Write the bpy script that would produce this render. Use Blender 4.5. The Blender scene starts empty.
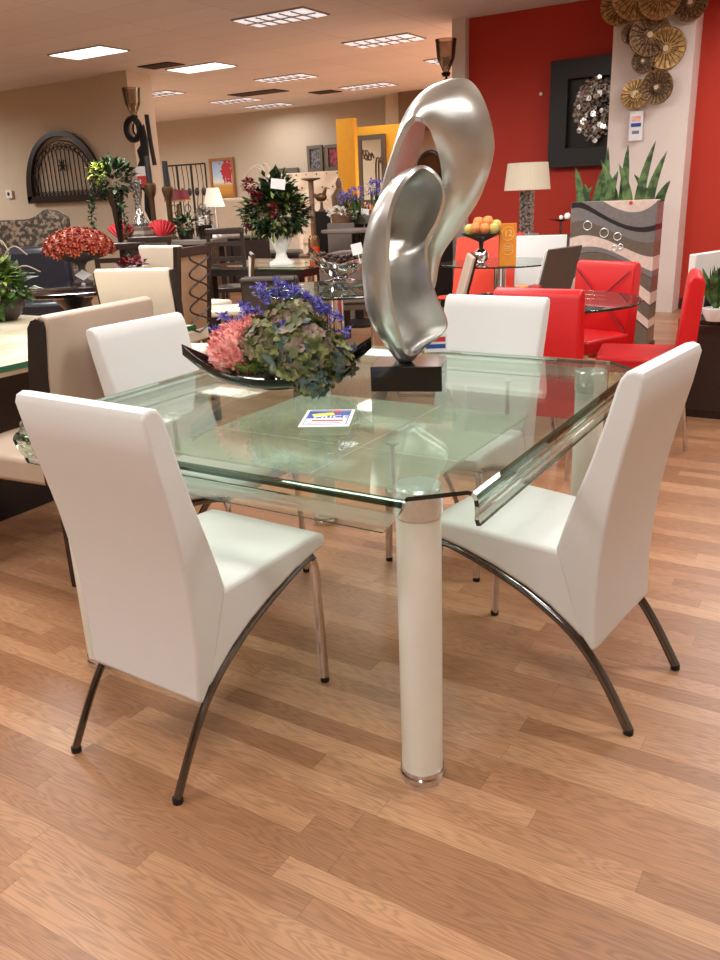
import bpy, bmesh, math, random
from mathutils import Vector, Matrix, Euler
from mathutils import noise as mnoise
random.seed(7)
PI = math.pi
col = bpy.context.scene.collection
sc = bpy.context.scene

# ------------------------------------------------------------------ camera
F = Vector((-0.5010, 0.8010, -0.3279)).normalized()
R0 = Vector((0.8465, 0.5307, -0.0436))
R = (R0 - F * R0.dot(F)).normalized()
U = R.cross(F).normalized()
O = Vector((0, 0, 1.331)); FP = 819.17
cd = bpy.data.cameras.new('camera'); cam = bpy.data.objects.new('camera', cd); col.objects.link(cam)
cam.matrix_world = Matrix(((R.x, U.x, -F.x, O.x), (R.y, U.y, -F.y, O.y), (R.z, U.z, -F.z, O.z), (0, 0, 0, 1)))
cd.sensor_fit = 'VERTICAL'; cd.sensor_height = 24; cd.lens = 24 * FP / 960; cd.clip_end = 100; cd.clip_start = .05
sc.camera = cam

def ray(px, py): return F + R * ((px - 360) / FP) - U * ((py - 480) / FP)
def at_z(px, py, z):
    r = ray(px, py); return O + r * ((z - O.z) / r.z)
def at_d(px, py, d):
    r = ray(px, py); return O + r * (d / math.hypot(r.x, r.y))
def at_v(px, py, v):
    r = ray(px, py); return O + r * (v / r.y)
CAMROT = math.atan2(R.y, R.x)       # yaw of things that face the aisle

# ------------------------------------------------------------------ materials
def node_mat(name):
    m = bpy.data.materials.new(name); m.use_nodes = True
    nt = m.node_tree; b = nt.nodes['Principled BSDF']
    return m, nt, b
def lin(c): return tuple(((x / 255) / 12.92 if x / 255 <= .04045 else ((x / 255 + .055) / 1.055) ** 2.4) for x in c)
def mat(name, rgb, rough=.5, metal=0., var=.06, scale=12, bump=0., bscale=60, emit=None, coat=0., spec=None, alpha=None):
    m, nt, b = node_mat(name); c = lin(rgb)
    tc = nt.nodes.new('ShaderNodeTexCoord')
    n = nt.nodes.new('ShaderNodeTexNoise'); n.inputs['Scale'].default_value = scale; n.inputs['Detail'].default_value = 3
    nt.links.new(tc.outputs['Object'], n.inputs['Vector'])
    mx = nt.nodes.new('ShaderNodeMix'); mx.data_type = 'RGBA'
    mx.inputs[6].default_value = (*[max(0, v * (1 - var * 2)) for v in c], 1); mx.inputs[7].default_value = (*[min(1, v * (1 + var * 2)) for v in c], 1)
    nt.links.new(n.outputs['Fac'], mx.inputs[0]); nt.links.new(mx.outputs[2], b.inputs['Base Color'])
    b.inputs['Roughness'].default_value = rough; b.inputs['Metallic'].default_value = metal
    if coat: b.inputs['Coat Weight'].default_value = coat; b.inputs['Coat Roughness'].default_value = .08
    if spec is not None: b.inputs['Specular IOR Level'].default_value = spec
    if bump:
        n2 = nt.nodes.new('ShaderNodeTexNoise'); n2.inputs['Scale'].default_value = bscale; n2.inputs['Detail'].default_value = 4
        bp = nt.nodes.new('ShaderNodeBump'); bp.inputs['Strength'].default_value = bump; bp.inputs['Distance'].default_value = .01
        nt.links.new(tc.outputs['Object'], n2.inputs['Vector']); nt.links.new(n2.outputs['Fac'], bp.inputs['Height']); nt.links.new(bp.outputs[0], b.inputs['Normal'])
    if emit: b.inputs['Emission Color'].default_value = (*c, 1); b.inputs['Emission Strength'].default_value = emit
    return m
def two_tone(name, c1, c2, scale=8, rough=.5, metal=0., lo=.4, hi=.6, detail=5, bump=0.):
    m, nt, b = node_mat(name)
    tc = nt.nodes.new('ShaderNodeTexCoord'); n = nt.nodes.new('ShaderNodeTexNoise'); n.inputs['Scale'].default_value = scale; n.inputs['Detail'].default_value = detail
    r = nt.nodes.new('ShaderNodeValToRGB'); r.color_ramp.elements[0].position = lo; r.color_ramp.elements[1].position = hi
    r.color_ramp.elements[0].color = (*lin(c1), 1); r.color_ramp.elements[1].color = (*lin(c2), 1)
    nt.links.new(tc.outputs['Object'], n.inputs['Vector']); nt.links.new(n.outputs['Fac'], r.inputs[0]); nt.links.new(r.outputs[0], b.inputs['Base Color'])
    b.inputs['Roughness'].default_value = rough; b.inputs['Metallic'].default_value = metal
    if bump:
        bp = nt.nodes.new('ShaderNodeBump'); bp.inputs['Strength'].default_value = bump; bp.inputs['Distance'].default_value = .02
        nt.links.new(n.outputs['Fac'], bp.inputs['Height']); nt.links.new(bp.outputs[0], b.inputs['Normal'])
    return m
def glass(name, tint, body=0.0, body_rgb=(200, 215, 205), refl=1.0, ior=1.5, rough=.0):
    m = bpy.data.materials.new(name); m.use_nodes = True; nt = m.node_tree; nt.nodes.clear()
    out = nt.nodes.new('ShaderNodeOutputMaterial'); tr = nt.nodes.new('ShaderNodeBsdfTransparent'); tr.inputs[0].default_value = (*tint, 1)
    gl = nt.nodes.new('ShaderNodeBsdfGlossy'); gl.inputs['Roughness'].default_value = rough; gl.inputs['Color'].default_value = (.95, 1, .97, 1)
    fr = nt.nodes.new('ShaderNodeFresnel'); fr.inputs[0].default_value = ior
    mu = nt.nodes.new('ShaderNodeMath'); mu.operation = 'MULTIPLY'; mu.inputs[1].default_value = refl; mu.use_clamp = True
    nt.links.new(fr.outputs[0], mu.inputs[0])
    mx = nt.nodes.new('ShaderNodeMixShader'); nt.links.new(mu.outputs[0], mx.inputs[0]); nt.links.new(gl.outputs[0], mx.inputs[2])
    if body:
        df = nt.nodes.new('ShaderNodeBsdfDiffuse'); df.inputs[0].default_value = (*lin(body_rgb), 1)
        m2 = nt.nodes.new('ShaderNodeMixShader'); m2.inputs[0].default_value = body
        nt.links.new(tr.outputs[0], m2.inputs[1]); nt.links.new(df.outputs[0], m2.inputs[2]); nt.links.new(m2.outputs[0], mx.inputs[1])
    else: nt.links.new(tr.outputs[0], mx.inputs[1])
    nt.links.new(mx.outputs[0], out.inputs[0])
    return m

def floor_material():
    m, nt, b = node_mat('oak_laminate'); N = nt.nodes; L = nt.links
    g = N.new('ShaderNodeNewGeometry'); sp = N.new('ShaderNodeSeparateXYZ'); L.new(g.outputs['Position'], sp.inputs[0])
    def mth(op, a, bb=None):
        n = N.new('ShaderNodeMath'); n.operation = op
        for i, x in enumerate((a, bb)):
            if x is None: continue
            if isinstance(x, (int, float)): n.inputs[i].default_value = x
            else: L.new(x, n.inputs[i])
        return n.outputs[0]
    W = .064; LEN = .78
    row = mth('FLOOR', mth('DIVIDE', sp.outputs[1], W))
    wn = N.new('ShaderNodeTexWhiteNoise'); wn.noise_dimensions = '1D'; L.new(row, wn.inputs['W'])
    xs = mth('ADD', mth('DIVIDE', sp.outputs[0], LEN), mth('MULTIPLY', wn.outputs['Value'], 7.3))
    cx = mth('FLOOR', xs)
    cb = N.new('ShaderNodeCombineXYZ'); L.new(cx, cb.inputs[0]); L.new(row, cb.inputs[1])
    w2 = N.new('ShaderNodeTexWhiteNoise'); w2.noise_dimensions = '2D'; L.new(cb.outputs[0], w2.inputs['Vector'])
    # grain
    gv = N.new('ShaderNodeCombineXYZ')
    L.new(mth('ADD', mth('MULTIPLY', sp.outputs[0], 1.6), mth('MULTIPLY', w2.outputs['Value'], 37.)), gv.inputs[0])
    L.new(mth('MULTIPLY', sp.outputs[1], 13.), gv.inputs[1]); L.new(mth('MULTIPLY', w2.outputs['Value'], 11.), gv.inputs[2])
    nz = N.new('ShaderNodeTexNoise'); nz.inputs['Scale'].default_value = 1.3; nz.inputs['Detail'].default_value = 2; L.new(gv.outputs[0], nz.inputs['Vector'])
    rings = mth('SINE', mth('MULTIPLY', nz.outputs['Fac'], 62.))
    gv2 = N.new('ShaderNodeCombineXYZ'); L.new(mth('MULTIPLY', sp.outputs[0], 9.), gv2.inputs[0]); L.new(mth('MULTIPLY', sp.outputs[1], 260.), gv2.inputs[1])
    nf = N.new('ShaderNodeTexNoise'); nf.inputs['Scale'].default_value = 1.; nf.inputs['Detail'].default_value = 3; L.new(gv2.outputs[0], nf.inputs['Vector'])
    tone = N.new('ShaderNodeValToRGB'); e = tone.color_ramp.elements
    e[0].position = 0; e[0].color = (*lin((150, 106, 75)), 1); e[1].position = 1; e[1].color = (*lin((186, 142, 107)), 1)
    k = e.new(.5); k.color = (*lin((169, 123, 90)), 1)
    L.new(w2.outputs['Value'], tone.inputs[0])
    gr = mth('ADD', mth('MULTIPLY', mth('POWER', mth('ABSOLUTE', rings), 3.), -.22), mth('MULTIPLY', mth('SUBTRACT', nf.outputs['Fac'], .5), .45))
    # seams
    fy = mth('FRACT', mth('DIVIDE', sp.outputs[1], W)); fx = mth('FRACT', xs)
    sy = mth('LESS_THAN', mth('MINIMUM', fy, mth('SUBTRACT', 1., fy)), .018)
    sx = mth('LESS_THAN', mth('MINIMUM', fx, mth('SUBTRACT', 1., fx)), .0022)
    seam = mth('MULTIPLY', mth('MAXIMUM', sy, sx), -.16)
    val = mth('ADD', mth('ADD', gr, seam), 1.0)
    hs = N.new('ShaderNodeHueSaturation'); L.new(tone.outputs[0], hs.inputs['Color']); L.new(val, hs.inputs['Value'])
    L.new(hs.outputs[0], b.inputs['Base Color']); b.inputs['Roughness'].default_value = .32; b.inputs['Specular IOR Level'].default_value = .45
    return m

def ceiling_material():
    m, nt, b = node_mat('ceiling_tile'); N = nt.nodes; L = nt.links
    g = N.new('ShaderNodeNewGeometry'); br = N.new('ShaderNodeTexBrick'); L.new(g.outputs['Position'], br.inputs['Vector'])
    br.offset = 0; br.inputs['Scale'].default_value = 1; br.inputs['Brick Width'].default_value = 1.22; br.inputs['Row Height'].default_value = .61
    br.inputs['Mortar Size'].default_value = .006
    br.inputs['Color1'].default_value = (*lin((226, 222, 222)), 1); br.inputs['Color2'].default_value = (*lin((220, 216, 216)), 1); br.inputs['Mortar'].default_value = (*lin((200, 194, 190)), 1)
    L.new(br.outputs[0], b.inputs['Base Color']); b.inputs['Roughness'].default_value = .9
    b.inputs['Specular IOR Level'].default_value = .2
    return m

def wave_pattern_material():
    m, nt, b = node_mat('wavy_lacquer_panel'); N = nt.nodes; L = nt.links
    tc = N.new('ShaderNodeTexCoord'); sp = N.new('ShaderNodeSeparateXYZ'); L.new(tc.outputs['Object'], sp.inputs[0])
    def mth(op, a, bb=None, c=None):
        n = N.new('ShaderNodeMath'); n.operation = op
        for i, x in enumerate((a, bb, c)):
            if x is None: continue
            if isinstance(x, (int, float)): n.inputs[i].default_value = x
            else: L.new(x, n.inputs[i])
        return n.outputs[0]
    X = sp.outputs[0]; Z = sp.outputs[2]
    amp = mth('MULTIPLY_ADD', mth('SINE', mth('MULTIPLY', Z, 5.2)), .05, .10)
    w = mth('MULTIPLY', mth('SINE', mth('ADD', mth('MULTIPLY', X, 7.8), mth('MULTIPLY_ADD', Z, 3.6, 2.7))), amp)
    t = mth('DIVIDE', mth('ADD', mth('ADD', Z, w), mth('MULTIPLY', X, .12)), 1.3)
    r = N.new('ShaderNodeValToRGB'); r.color_ramp.interpolation = 'CONSTANT'
    P = (212, 190, 180); G = (118, 112, 112); D = (38, 34, 36); B = (104, 92, 82)
    stops = [(0, B), (.13, D), (.145, P), (.23, B), (.36, D), (.375, P), (.44, P), (.47, B), (.56, D), (.565, G), (.60, P), (.665, B), (.74, G), (.80, D), (.83, G), (.93, P)]
    e = r.color_ramp.elements; e[0].position = 0; e[0].color = (*lin(B), 1); e[1].position = .13; e[1].color = (*lin(D), 1)
    for p, c in stops[2:]:
        k = e.new(p); k.color = (*lin(c), 1)
    L.new(t, r.inputs[0])
    n = N.new('ShaderNodeTexNoise'); n.inputs['Scale'].default_value = 28; n.inputs['Detail'].default_value = 5; L.new(tc.outputs['Object'], n.inputs['Vector'])
    hs = N.new('ShaderNodeHueSaturation'); L.new(r.outputs[0], hs.inputs['Color']); L.new(mth('MULTIPLY_ADD', n.outputs['Fac'], .5, .72), hs.inputs['Value'])
    L.new(hs.outputs[0], b.inputs['Base Color']); b.inputs['Roughness'].default_value = .3
    return m

def landscape_material(name):
    m, nt, b = node_mat(name); N = nt.nodes; L = nt.links
    tc = N.new('ShaderNodeTexCoord'); sp = N.new('ShaderNodeSeparateXYZ'); L.new(tc.outputs['Object'], sp.inputs[0])
    r = N.new('ShaderNodeValToRGB'); e = r.color_ramp.elements
    e[0].position = .05; e[0].color = (*lin((90, 60, 30)), 1); e[1].position = .95; e[1].color = (*lin((150, 175, 205)), 1)
    for p, c in [(.3, (205, 145, 50)), (.42, (190, 150, 70)), (.5, (210, 215, 215)), (.7, (170, 195, 220))]:
        k = e.new(p); k.color = (*lin(c), 1)
    L.new(sp.outputs[2], r.inputs[0])
    n = N.new('ShaderNodeTexNoise'); n.inputs['Scale'].default_value = 9; n.inputs['Detail'].default_value = 8; L.new(tc.outputs['Object'], n.inputs['Vector'])
    # red tree crown towards the upper right
    v = N.new('ShaderNodeVectorMath'); v.operation = 'DISTANCE'; v.inputs[1].default_value = (.22, 0, .78); L.new(tc.outputs['Object'], v.inputs[0])
    a = N.new('ShaderNodeMath'); a.operation = 'ADD'; L.new(v.outputs['Value'], a.inputs[0])
    s = N.new('ShaderNodeMath'); s.operation = 'MULTIPLY'; s.inputs[1].default_value = .75; L.new(n.outputs['Fac'], s.inputs[0]); L.new(s.outputs[0], a.inputs[1])
    lt = N.new('ShaderNodeMath'); lt.operation = 'LESS_THAN'; lt.inputs[1].default_value = .66; L.new(a.outputs[0], lt.inputs[0])
    mx = N.new('ShaderNodeMix'); mx.data_type = 'RGBA'; L.new(lt.outputs[0], mx.inputs[0]); L.new(r.outputs[0], mx.inputs[6]); mx.inputs[7].default_value = (*lin((170, 30, 40)), 1)
    L.new(mx.outputs[2], b.inputs['Base Color']); b.inputs['Roughness'].default_value = .6
    return m

M = dict(
    floor=floor_material(), ceiling=ceiling_material(),
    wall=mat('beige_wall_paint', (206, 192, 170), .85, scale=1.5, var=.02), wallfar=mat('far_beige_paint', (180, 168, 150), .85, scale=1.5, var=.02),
    pillar=mat('pale_pillar_paint', (205, 190, 170), .8, var=.02), red=mat('brick_red_paint', (184, 54, 38), .6, scale=1.2, var=.04, spec=.3),
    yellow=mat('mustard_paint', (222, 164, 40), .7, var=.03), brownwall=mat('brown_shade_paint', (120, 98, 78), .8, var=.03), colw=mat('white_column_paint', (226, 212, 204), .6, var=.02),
    white=mat('white_leatherette', (222, 223, 222), .42, var=.01, bump=.05, bscale=220, spec=.45),
    cream=mat('cream_leatherette', (226, 214, 194), .45, var=.02), taupe=mat('taupe_leatherette', (188, 168, 150), .45, var=.02),
    piping=mat('black_leatherette', (30, 26, 25), .4),
    chrome=mat('chrome', (215, 215, 218), .09, 1., var=.01), brushed=mat('brushed_steel', (222, 226, 226), .28, .65, var=.08, scale=90),
    darkchrome=mat('darkened_chrome', (120, 118, 118), .12, 1.), rubber=mat('rubber', (18, 18, 18), .7),
    legwhite=mat('frosted_white_leg', (232, 235, 226), .28, var=.05, scale=5, coat=.3),
    silverleaf=two_tone('silver_leaf', (184, 184, 180), (230, 230, 225), 5, .3, .88, .3, .7, 6, .05),
    blackg=mat('black_gloss', (12, 11, 12), .12, var=.02, coat=.4), blackm=mat('black_satin', (24, 22, 23), .38),
    black=mat('black_lacquer', (22, 18, 18), .3), darkwood=mat('dark_espresso_wood', (46, 32, 27), .35, var=.2, scale=30),
    midwood=mat('walnut_wood', (112, 80, 58), .45, var=.2, scale=20), redl=mat('red_leatherette', (206, 16, 22), .4, var=.03),
    orange=mat('orange_red_leatherette', (224, 62, 34), .45), iron=mat('black_iron', (30, 26, 24), .5, .4), bronze=mat('antique_bronze', (96, 72, 48), .4, .7, var=.2),
    gold=two_tone('aged_gold', (150, 116, 74), (222, 184, 124), 30, .4, .7, .35, .65), golddark=two_tone('dark_pierced_gold', (92, 68, 48), (168, 134, 94), 60, .42, .5, .4, .6),
    paper=mat('white_paper', (238, 238, 240), .6, var=.01), blue=mat('print_blue', (40, 74, 160), .5), redink=mat('print_red', (200, 40, 50), .5), yellowink=mat('print_yellow', (214, 214, 60), .5),
    greyink=mat('print_grey', (120, 120, 150), .5),
    leaf=two_tone('leaf_green', (26, 46, 22), (84, 116, 52), 25, .5), leafl=two_tone('light_leaf_green', (86, 118, 44), (176, 196, 100), 25, .5), leafd=two_tone('dark_leaf_green', (14, 26, 14), (52, 78, 36), 25, .5),
    agave=two_tone('agave_green', (36, 60, 34), (92, 120, 66), 14, .45), pink=two_tone('pink_petal', (236, 142, 138), (252, 200, 190), 45, .6), 
    hyd=two_tone('olive_mauve_petal', (84, 92, 50), (150, 124, 112), 26, .6, lo=.42, hi=.62), hydg=two_tone('olive_green_petal', (74, 84, 40), (160, 160, 100), 30, .6), hydb=two_tone('teal_blue_petal', (66, 96, 92), (112, 124, 122), 30, .6),
    violet=two_tone('violet_petal', (80, 76, 176), (150, 146, 226), 60, .6), redflower=two_tone('red_orange_petal', (120, 16, 18), (228, 112, 52), 40, .55, lo=.46, hi=.64), crimson=mat('crimson_petal', (110, 12, 26), .6, var=.2),
    berry=mat('copper_ball', (58, 38, 32), .25, .5), peach=two_tone('peach_skin', (226, 112, 60), (240, 160, 90), 20, .45), apple=two_tone('apple_skin', (130, 12, 18), (196, 60, 50), 20, .3), pear=mat('pear_skin', (206, 190, 110), .45),
    shade=mat('linen_lampshade', (206, 194, 172), .8, var=.03, emit=.10), shadew=mat('white_lampshade', (250, 244, 225), .8, emit=.45), mercury=two_tone('mercury_glass', (90, 86, 84), (210, 206, 200), 35, .2, .8),
    ceramic=mat('white_ceramic', (236, 234, 230), .25), tuft=mat('tufted_ivory_fabric', (214, 202, 182), .7), patterned=two_tone('mottled_tapestry', (44, 36, 30), (116, 98, 80), 26, .85, lo=.48, hi=.62),
    leatherblk=mat('navy_black_leather', (26, 28, 38), .3), mirror=mat('mirror_glass', (225, 225, 220), .03, 1., var=.0), picframe=mat('pewter_frame', (92, 84, 72), .45, .3), goldframe=mat('gold_wood_frame', (150, 100, 50), .5, .2),
    marble=two_tone('cream_marble', (206, 196, 166), (232, 224, 200), 5, .25), greenedge=mat('green_glass_edge', (38, 96, 66), .15), darkedge=mat('dark_green_glass_edge', (14, 34, 28), .06, spec=.6),
    panel=mat('lamp_diffuser', (255, 250, 240), .6, var=0, emit=1.8), paneldim=mat('louvre_diffuser', (225, 225, 230), .5, var=.05, emit=.8), paneltrim=mat('louvre_metal', (150, 140, 130), .4, .3), vent=mat('dark_vent', (52, 36, 28), .8),
    amber=glass('amber_glass', (.85, .62, .42), .25, (170, 130, 90)), sconceglass=glass('smoky_cup_glass', (.86, .78, .70), .22, (150, 130, 110)),
    glasstop=glass('clear_green_glass', (.93, .975, .945), .03, (205, 215, 200), .42), refractionglass=glass('painted_refraction_glass', (.22, .32, .27), .0, refl=1.), reflectionglass=glass('painted_reflection_glass', (.80, .88, .83), .30, (232, 236, 226), 1.), frost=glass('frosted_shelf_glass', (.88, .95, .90), .36, (218, 222, 206), .35), thinglass=glass('clear_table_glass', (.86, .92, .89), .06, (150, 165, 155)),  # dark refraction line and pale reflection band put into the bend colours
    wave=wave_pattern_material(), landscape=landscape_material('red_tree_landscape'),
    orangebook=mat('orange_cover', (222, 136, 32), .5, var=.08), goldink=mat('pale_gold_ink', (238, 206, 130), .5), greystone=mat('taupe_grey', (108, 98, 92), .5), greyfab=mat('charcoal_taupe_sling', (84, 74, 66), .55),
    birch=mat('twig_bark', (170, 156, 140), .7), orangeglass=mat('orange_glass', (220, 80, 30), .2, var=.1), palecandle=mat('candle_wax', (222, 206, 178), .5), redcloth=mat('red_napkin', (160, 20, 28), .7), darkart=two_tone('dark_print', (20, 18, 22), (120, 116, 120), 6, .5), redart=two_tone('red_dress_print', (28, 24, 26), (170, 40, 60), 4, .5),
)

# ------------------------------------------------------------------ mesh building
class MB:
    def __init__(s): s.v = []; s.f = []; s.mi = []; s.uvless = True
    def add(s, vs, fs, mi=0):
        k = len(s.v); s.v += [tuple(v) for v in vs]; s.f += [tuple(i + k for i in f) for f in fs]; s.mi += [mi] * len(fs); return s
    def box(s, c, d, rz=0, mi=0, rot=None):
        hx, hy, hz = d[0] / 2, d[1] / 2, d[2] / 2; rm = rot if rot is not None else Matrix.Rotation(rz, 3, 'Z')
        vs = [Vector(c) + rm @ Vector((x * hx, y * hy, z * hz)) for z in (-1, 1) for y in (-1, 1) for x in (-1, 1)]
        return s.add(vs, [(0, 2, 3, 1), (4, 5, 7, 6), (0, 1, 5, 4), (2, 6, 7, 3), (1, 3, 7, 5), (0, 4, 6, 2)], mi)
    def tube(s, pts, r, n=8, mi=0, closed=False, flat=1.):
        pts = [Vector(p) for p in pts]; rs = r if isinstance(r, (list, tuple)) else [r] * len(pts)
        vs = []; up = None; m = len(pts)
        for i, p in enumerate(pts):
            if closed: t = pts[(i + 1) % m] - pts[i - 1]
            else: t = pts[min(i + 1, m - 1)] - pts[max(i - 1, 0)]
            t.normalize()
            if up is None: up = t.orthogonal().normalized()
            up = (up - t * up.dot(t)); up = up.normalized() if up.length > 1e-6 else t.orthogonal().normalized()
            b = t.cross(up)
            for k in range(n):
                a = 2 * PI * k / n; vs.append(p + (up * math.cos(a) * flat + b * math.sin(a)) * rs[i])
        fs = []
        for i in range(m if closed else m - 1):
            j = (i + 1) % m
            for k in range(n): fs.append((i * n + k, i * n + (k + 1) % n, j * n + (k + 1) % n, j * n + k))
        if not closed: fs += [tuple(reversed(range(n))), tuple((m - 1) * n + k for k in range(n))]
        return s.add(vs, fs, mi)
    def lathe(s, prof, c=(0, 0, 0), n=24, mi=0, sx=1, sy=1, rot=None):
        vs = []; fs = []
        for r, z in prof:
            for k in range(n):
                a = 2 * PI * k / n; p = Vector((r * math.cos(a) * sx, r * math.sin(a) * sy, z))
                if rot is not None: p = rot @ p
                vs.append(Vector(c) + p)
        for i in range(len(prof) - 1):
            for k in range(n): fs.append((i * n + k, i * n + (k + 1) % n, (i + 1) * n + (k + 1) % n, (i + 1) * n + k))
        fs += [tuple(reversed(range(n))), tuple((len(prof) - 1) * n + k for k in range(n))]
        return s.add(vs, fs, mi)
    def ball(s, c, r, nu=12, nv=8, mi=0, sc_=(1, 1, 1)):
        return s.lathe([(max(1e-4, r * math.sin(PI * i / nv)), -r * math.cos(PI * i / nv) * sc_[2]) for i in range(nv + 1)], c, nu, mi, sc_[0], sc_[1])
    def prism(s, poly, x0, x1, mi=0, axis='x', scale1=None):
        n = len(poly)
        def P(a, b, x): return {'x': (x, a, b), 'y': (a, x, b), 'z': (a, b, x)}[axis]
        vs = [P(a, b, x0) for a, b in poly] + [P(a, b, x1) for a, b in poly]
        fs = [tuple(range(n)), tuple(reversed(range(n, 2 * n)))] + [(i, i + n, (i + 1) % n + n, (i + 1) % n) for i in range(n)]
        return s.add(vs, fs, mi)
    def disc(s, c, r, nrm, t=.004, n=20, mi=0):
        q = Vector(nrm).normalized().to_track_quat('Z', 'Y').to_matrix()
        return s.lathe([(r, -t / 2), (r, t / 2)], c, n, mi, rot=q)
    def leaf(s, p, d, L, w, nrm, bend=.2, mi=0):
        d = Vector(d).normalized(); sd = d.cross(Vector(nrm)); sd = sd.normalized() if sd.length > 1e-4 else d.orthogonal().normalized(); nn = sd.cross(d)
        p = Vector(p); a = p + d * L * .5 + nn * L * bend * .4; e = p + d * L - nn * L * bend * .3
        return s.add([p, a + sd * w * .5, e, a - sd * w * .5, a - nn * w * .12], [(0, 1, 4), (1, 2, 4), (2, 3, 4), (3, 0, 4)], mi)
    def build(s, name, mats, parent=None, smooth=True, bevel=0, loc=None, seg=2, angle=40, recalc=True, flatang=35):
        me = bpy.data.meshes.new(name); me.from_pydata(s.v, [], s.f)
        for m in (mats if isinstance(mats, (list, tuple)) else [mats]): me.materials.append(M[m] if isinstance(m, str) else m)
        me.polygons.foreach_set('material_index', s.mi)
        if recalc:
            bm = bmesh.new(); bm.from_mesh(me); bmesh.ops.recalc_face_normals(bm, faces=bm.faces); bm.to_mesh(me); bm.free()
        if smooth:
            me.polygons.foreach_set('use_smooth', [True] * len(me.polygons)); me.set_sharp_from_angle(angle=math.radians(flatang))
        me.update()
        o = bpy.data.objects.new(name, me); col.objects.link(o)
        if parent: o.parent = parent
        if loc is not None: o.location = loc
        if bevel:
            b = o.modifiers.new('bevel', 'BEVEL'); b.width = bevel; b.segments = seg; b.limit_method = 'ANGLE'; b.angle_limit = math.radians(angle); b.harden_normals = False
        return o
def tag(o, label, cat, group=None, kind=None):
    o['label'] = label; o['category'] = cat
    if group: o['group'] = group
    if kind: o['kind'] = kind
    return o
def thing(name, label, cat, loc=(0, 0, 0), rz=0, group=None):
    o = bpy.data.objects.new(name, None); col.objects.link(o); o.location = loc; o.rotation_euler = (0, 0, rz); o.empty_display_size = .1
    return tag(o, label, cat, group)
KIDS = {}
def dup(root, loc, rz=0, label=None, group=None, scale=None):
    r = root.copy(); col.objects.link(r); r.location = loc; r.rotation_euler = (0, 0, rz)
    if label: r['label'] = label
    if group: r['group'] = group
    if scale: r.scale = scale
    for ch in [o for o in list(bpy.data.objects) if o.parent == root]:
        c = ch.copy(); col.objects.link(c); c.parent = r
        for g in [o for o in list(bpy.data.objects) if o.parent == ch]:
            d = g.copy(); col.objects.link(d); d.parent = c
    return r
def struct(name, mb, m, **k):
    o = mb.build(name, m, smooth=False, **k); o['kind'] = 'structure'; return o
def cr(pts, n=8, closed=False):
    pts = [Vector(p) for p in pts]; out = []; m = len(pts)
    for i in range(m if closed else m - 1):
        if closed: a, b, c, d = pts[i - 1], pts[i], pts[(i + 1) % m], pts[(i + 2) % m]
        else: a, b, c, d = pts[max(i - 1, 0)], pts[i], pts[i + 1], pts[min(i + 2, m - 1)]
        for k in range(n):
            t = k / n; out.append(.5 * ((2 * b) + (c - a) * t + (2 * a - 5 * b + 4 * c - d) * t * t + (3 * b - a - 3 * c + d) * t ** 3))
    if not closed: out.append(pts[-1])
    return out
def text(s, size, m, parent, loc, rot, name='lettering', sx=1):
    cu = bpy.data.curves.new(name, 'FONT'); cu.body = s; cu.size = size; cu.align_x = 'CENTER'; cu.align_y = 'CENTER'; cu.extrude = .0003
    t = bpy.data.objects.new(name, cu); col.objects.link(t); dg = bpy.context.evaluated_depsgraph_get()
    me = bpy.data.meshes.new_from_object(t.evaluated_get(dg)); bpy.data.objects.remove(t); me.materials.clear(); me.materials.append(M[m])
    o = bpy.data.objects.new(name, me); col.objects.link(o); o.parent = parent; o.location = loc; o.rotation_euler = rot; o.scale = (sx, 1, 1); return o

H = 3.2
# ------------------------------------------------------------------ room shell
struct('floor', MB().box((-8, 4, -.05), (32, 27, .1)), 'floor')
struct('ceiling', MB().box((-8, 4, H + .05), (32, 27, .1)), 'ceiling')
struct('wall_left', MB().box((-16.2, 9.88, H / 2), (11.6, .2, H)), 'wall')
struct('trim_1', MB().box((-10.12, 9.92, H / 2), (.6, .5, H)), 'pillar')
struct('wall_far', MB().box((-8, 16.1, H / 2), (32, .2, H)), 'wallfar')
struct('trim_2', MB().box((-8.62, 15.8, H / 2), (.36, .4, H)), 'wall')
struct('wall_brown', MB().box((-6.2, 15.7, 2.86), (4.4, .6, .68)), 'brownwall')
struct('wall_red', MB().box((-.2, 9.86, H / 2), (8.36, .2, H)), 'red')
struct('trim_3', MB().box((-4.46, 9.84, H / 2), (.17, .36, H)), 'colw')
struct('wall_side', MB().box((4.0, 4, H / 2), (.2, 27, H)), 'wall')
struct('wall_back', MB().box((-8, -6.0, H / 2), (32, .2, H)), 'wall')
struct('wall_end', MB().box((-22.5, 4, H / 2), (.2, 27, H)), 'wall')
struct('trim_4', MB().box((-2.22, 9.6, H / 2), (.8, .34, H)), 'colw')
struct('trim_5', MB().box((-8.08, 12.95, 1.29), (.36, .1, 2.58)), 'yellow')
struct('wall_yellow', MB().box((-8.45, 14.85, 1.29), (1.1, .2, 2.58)), 'yellow')
struct('baseboard_red', MB().box((.9, 9.74, .06), (5.4, .03, .12)), 'darkwood')

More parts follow.
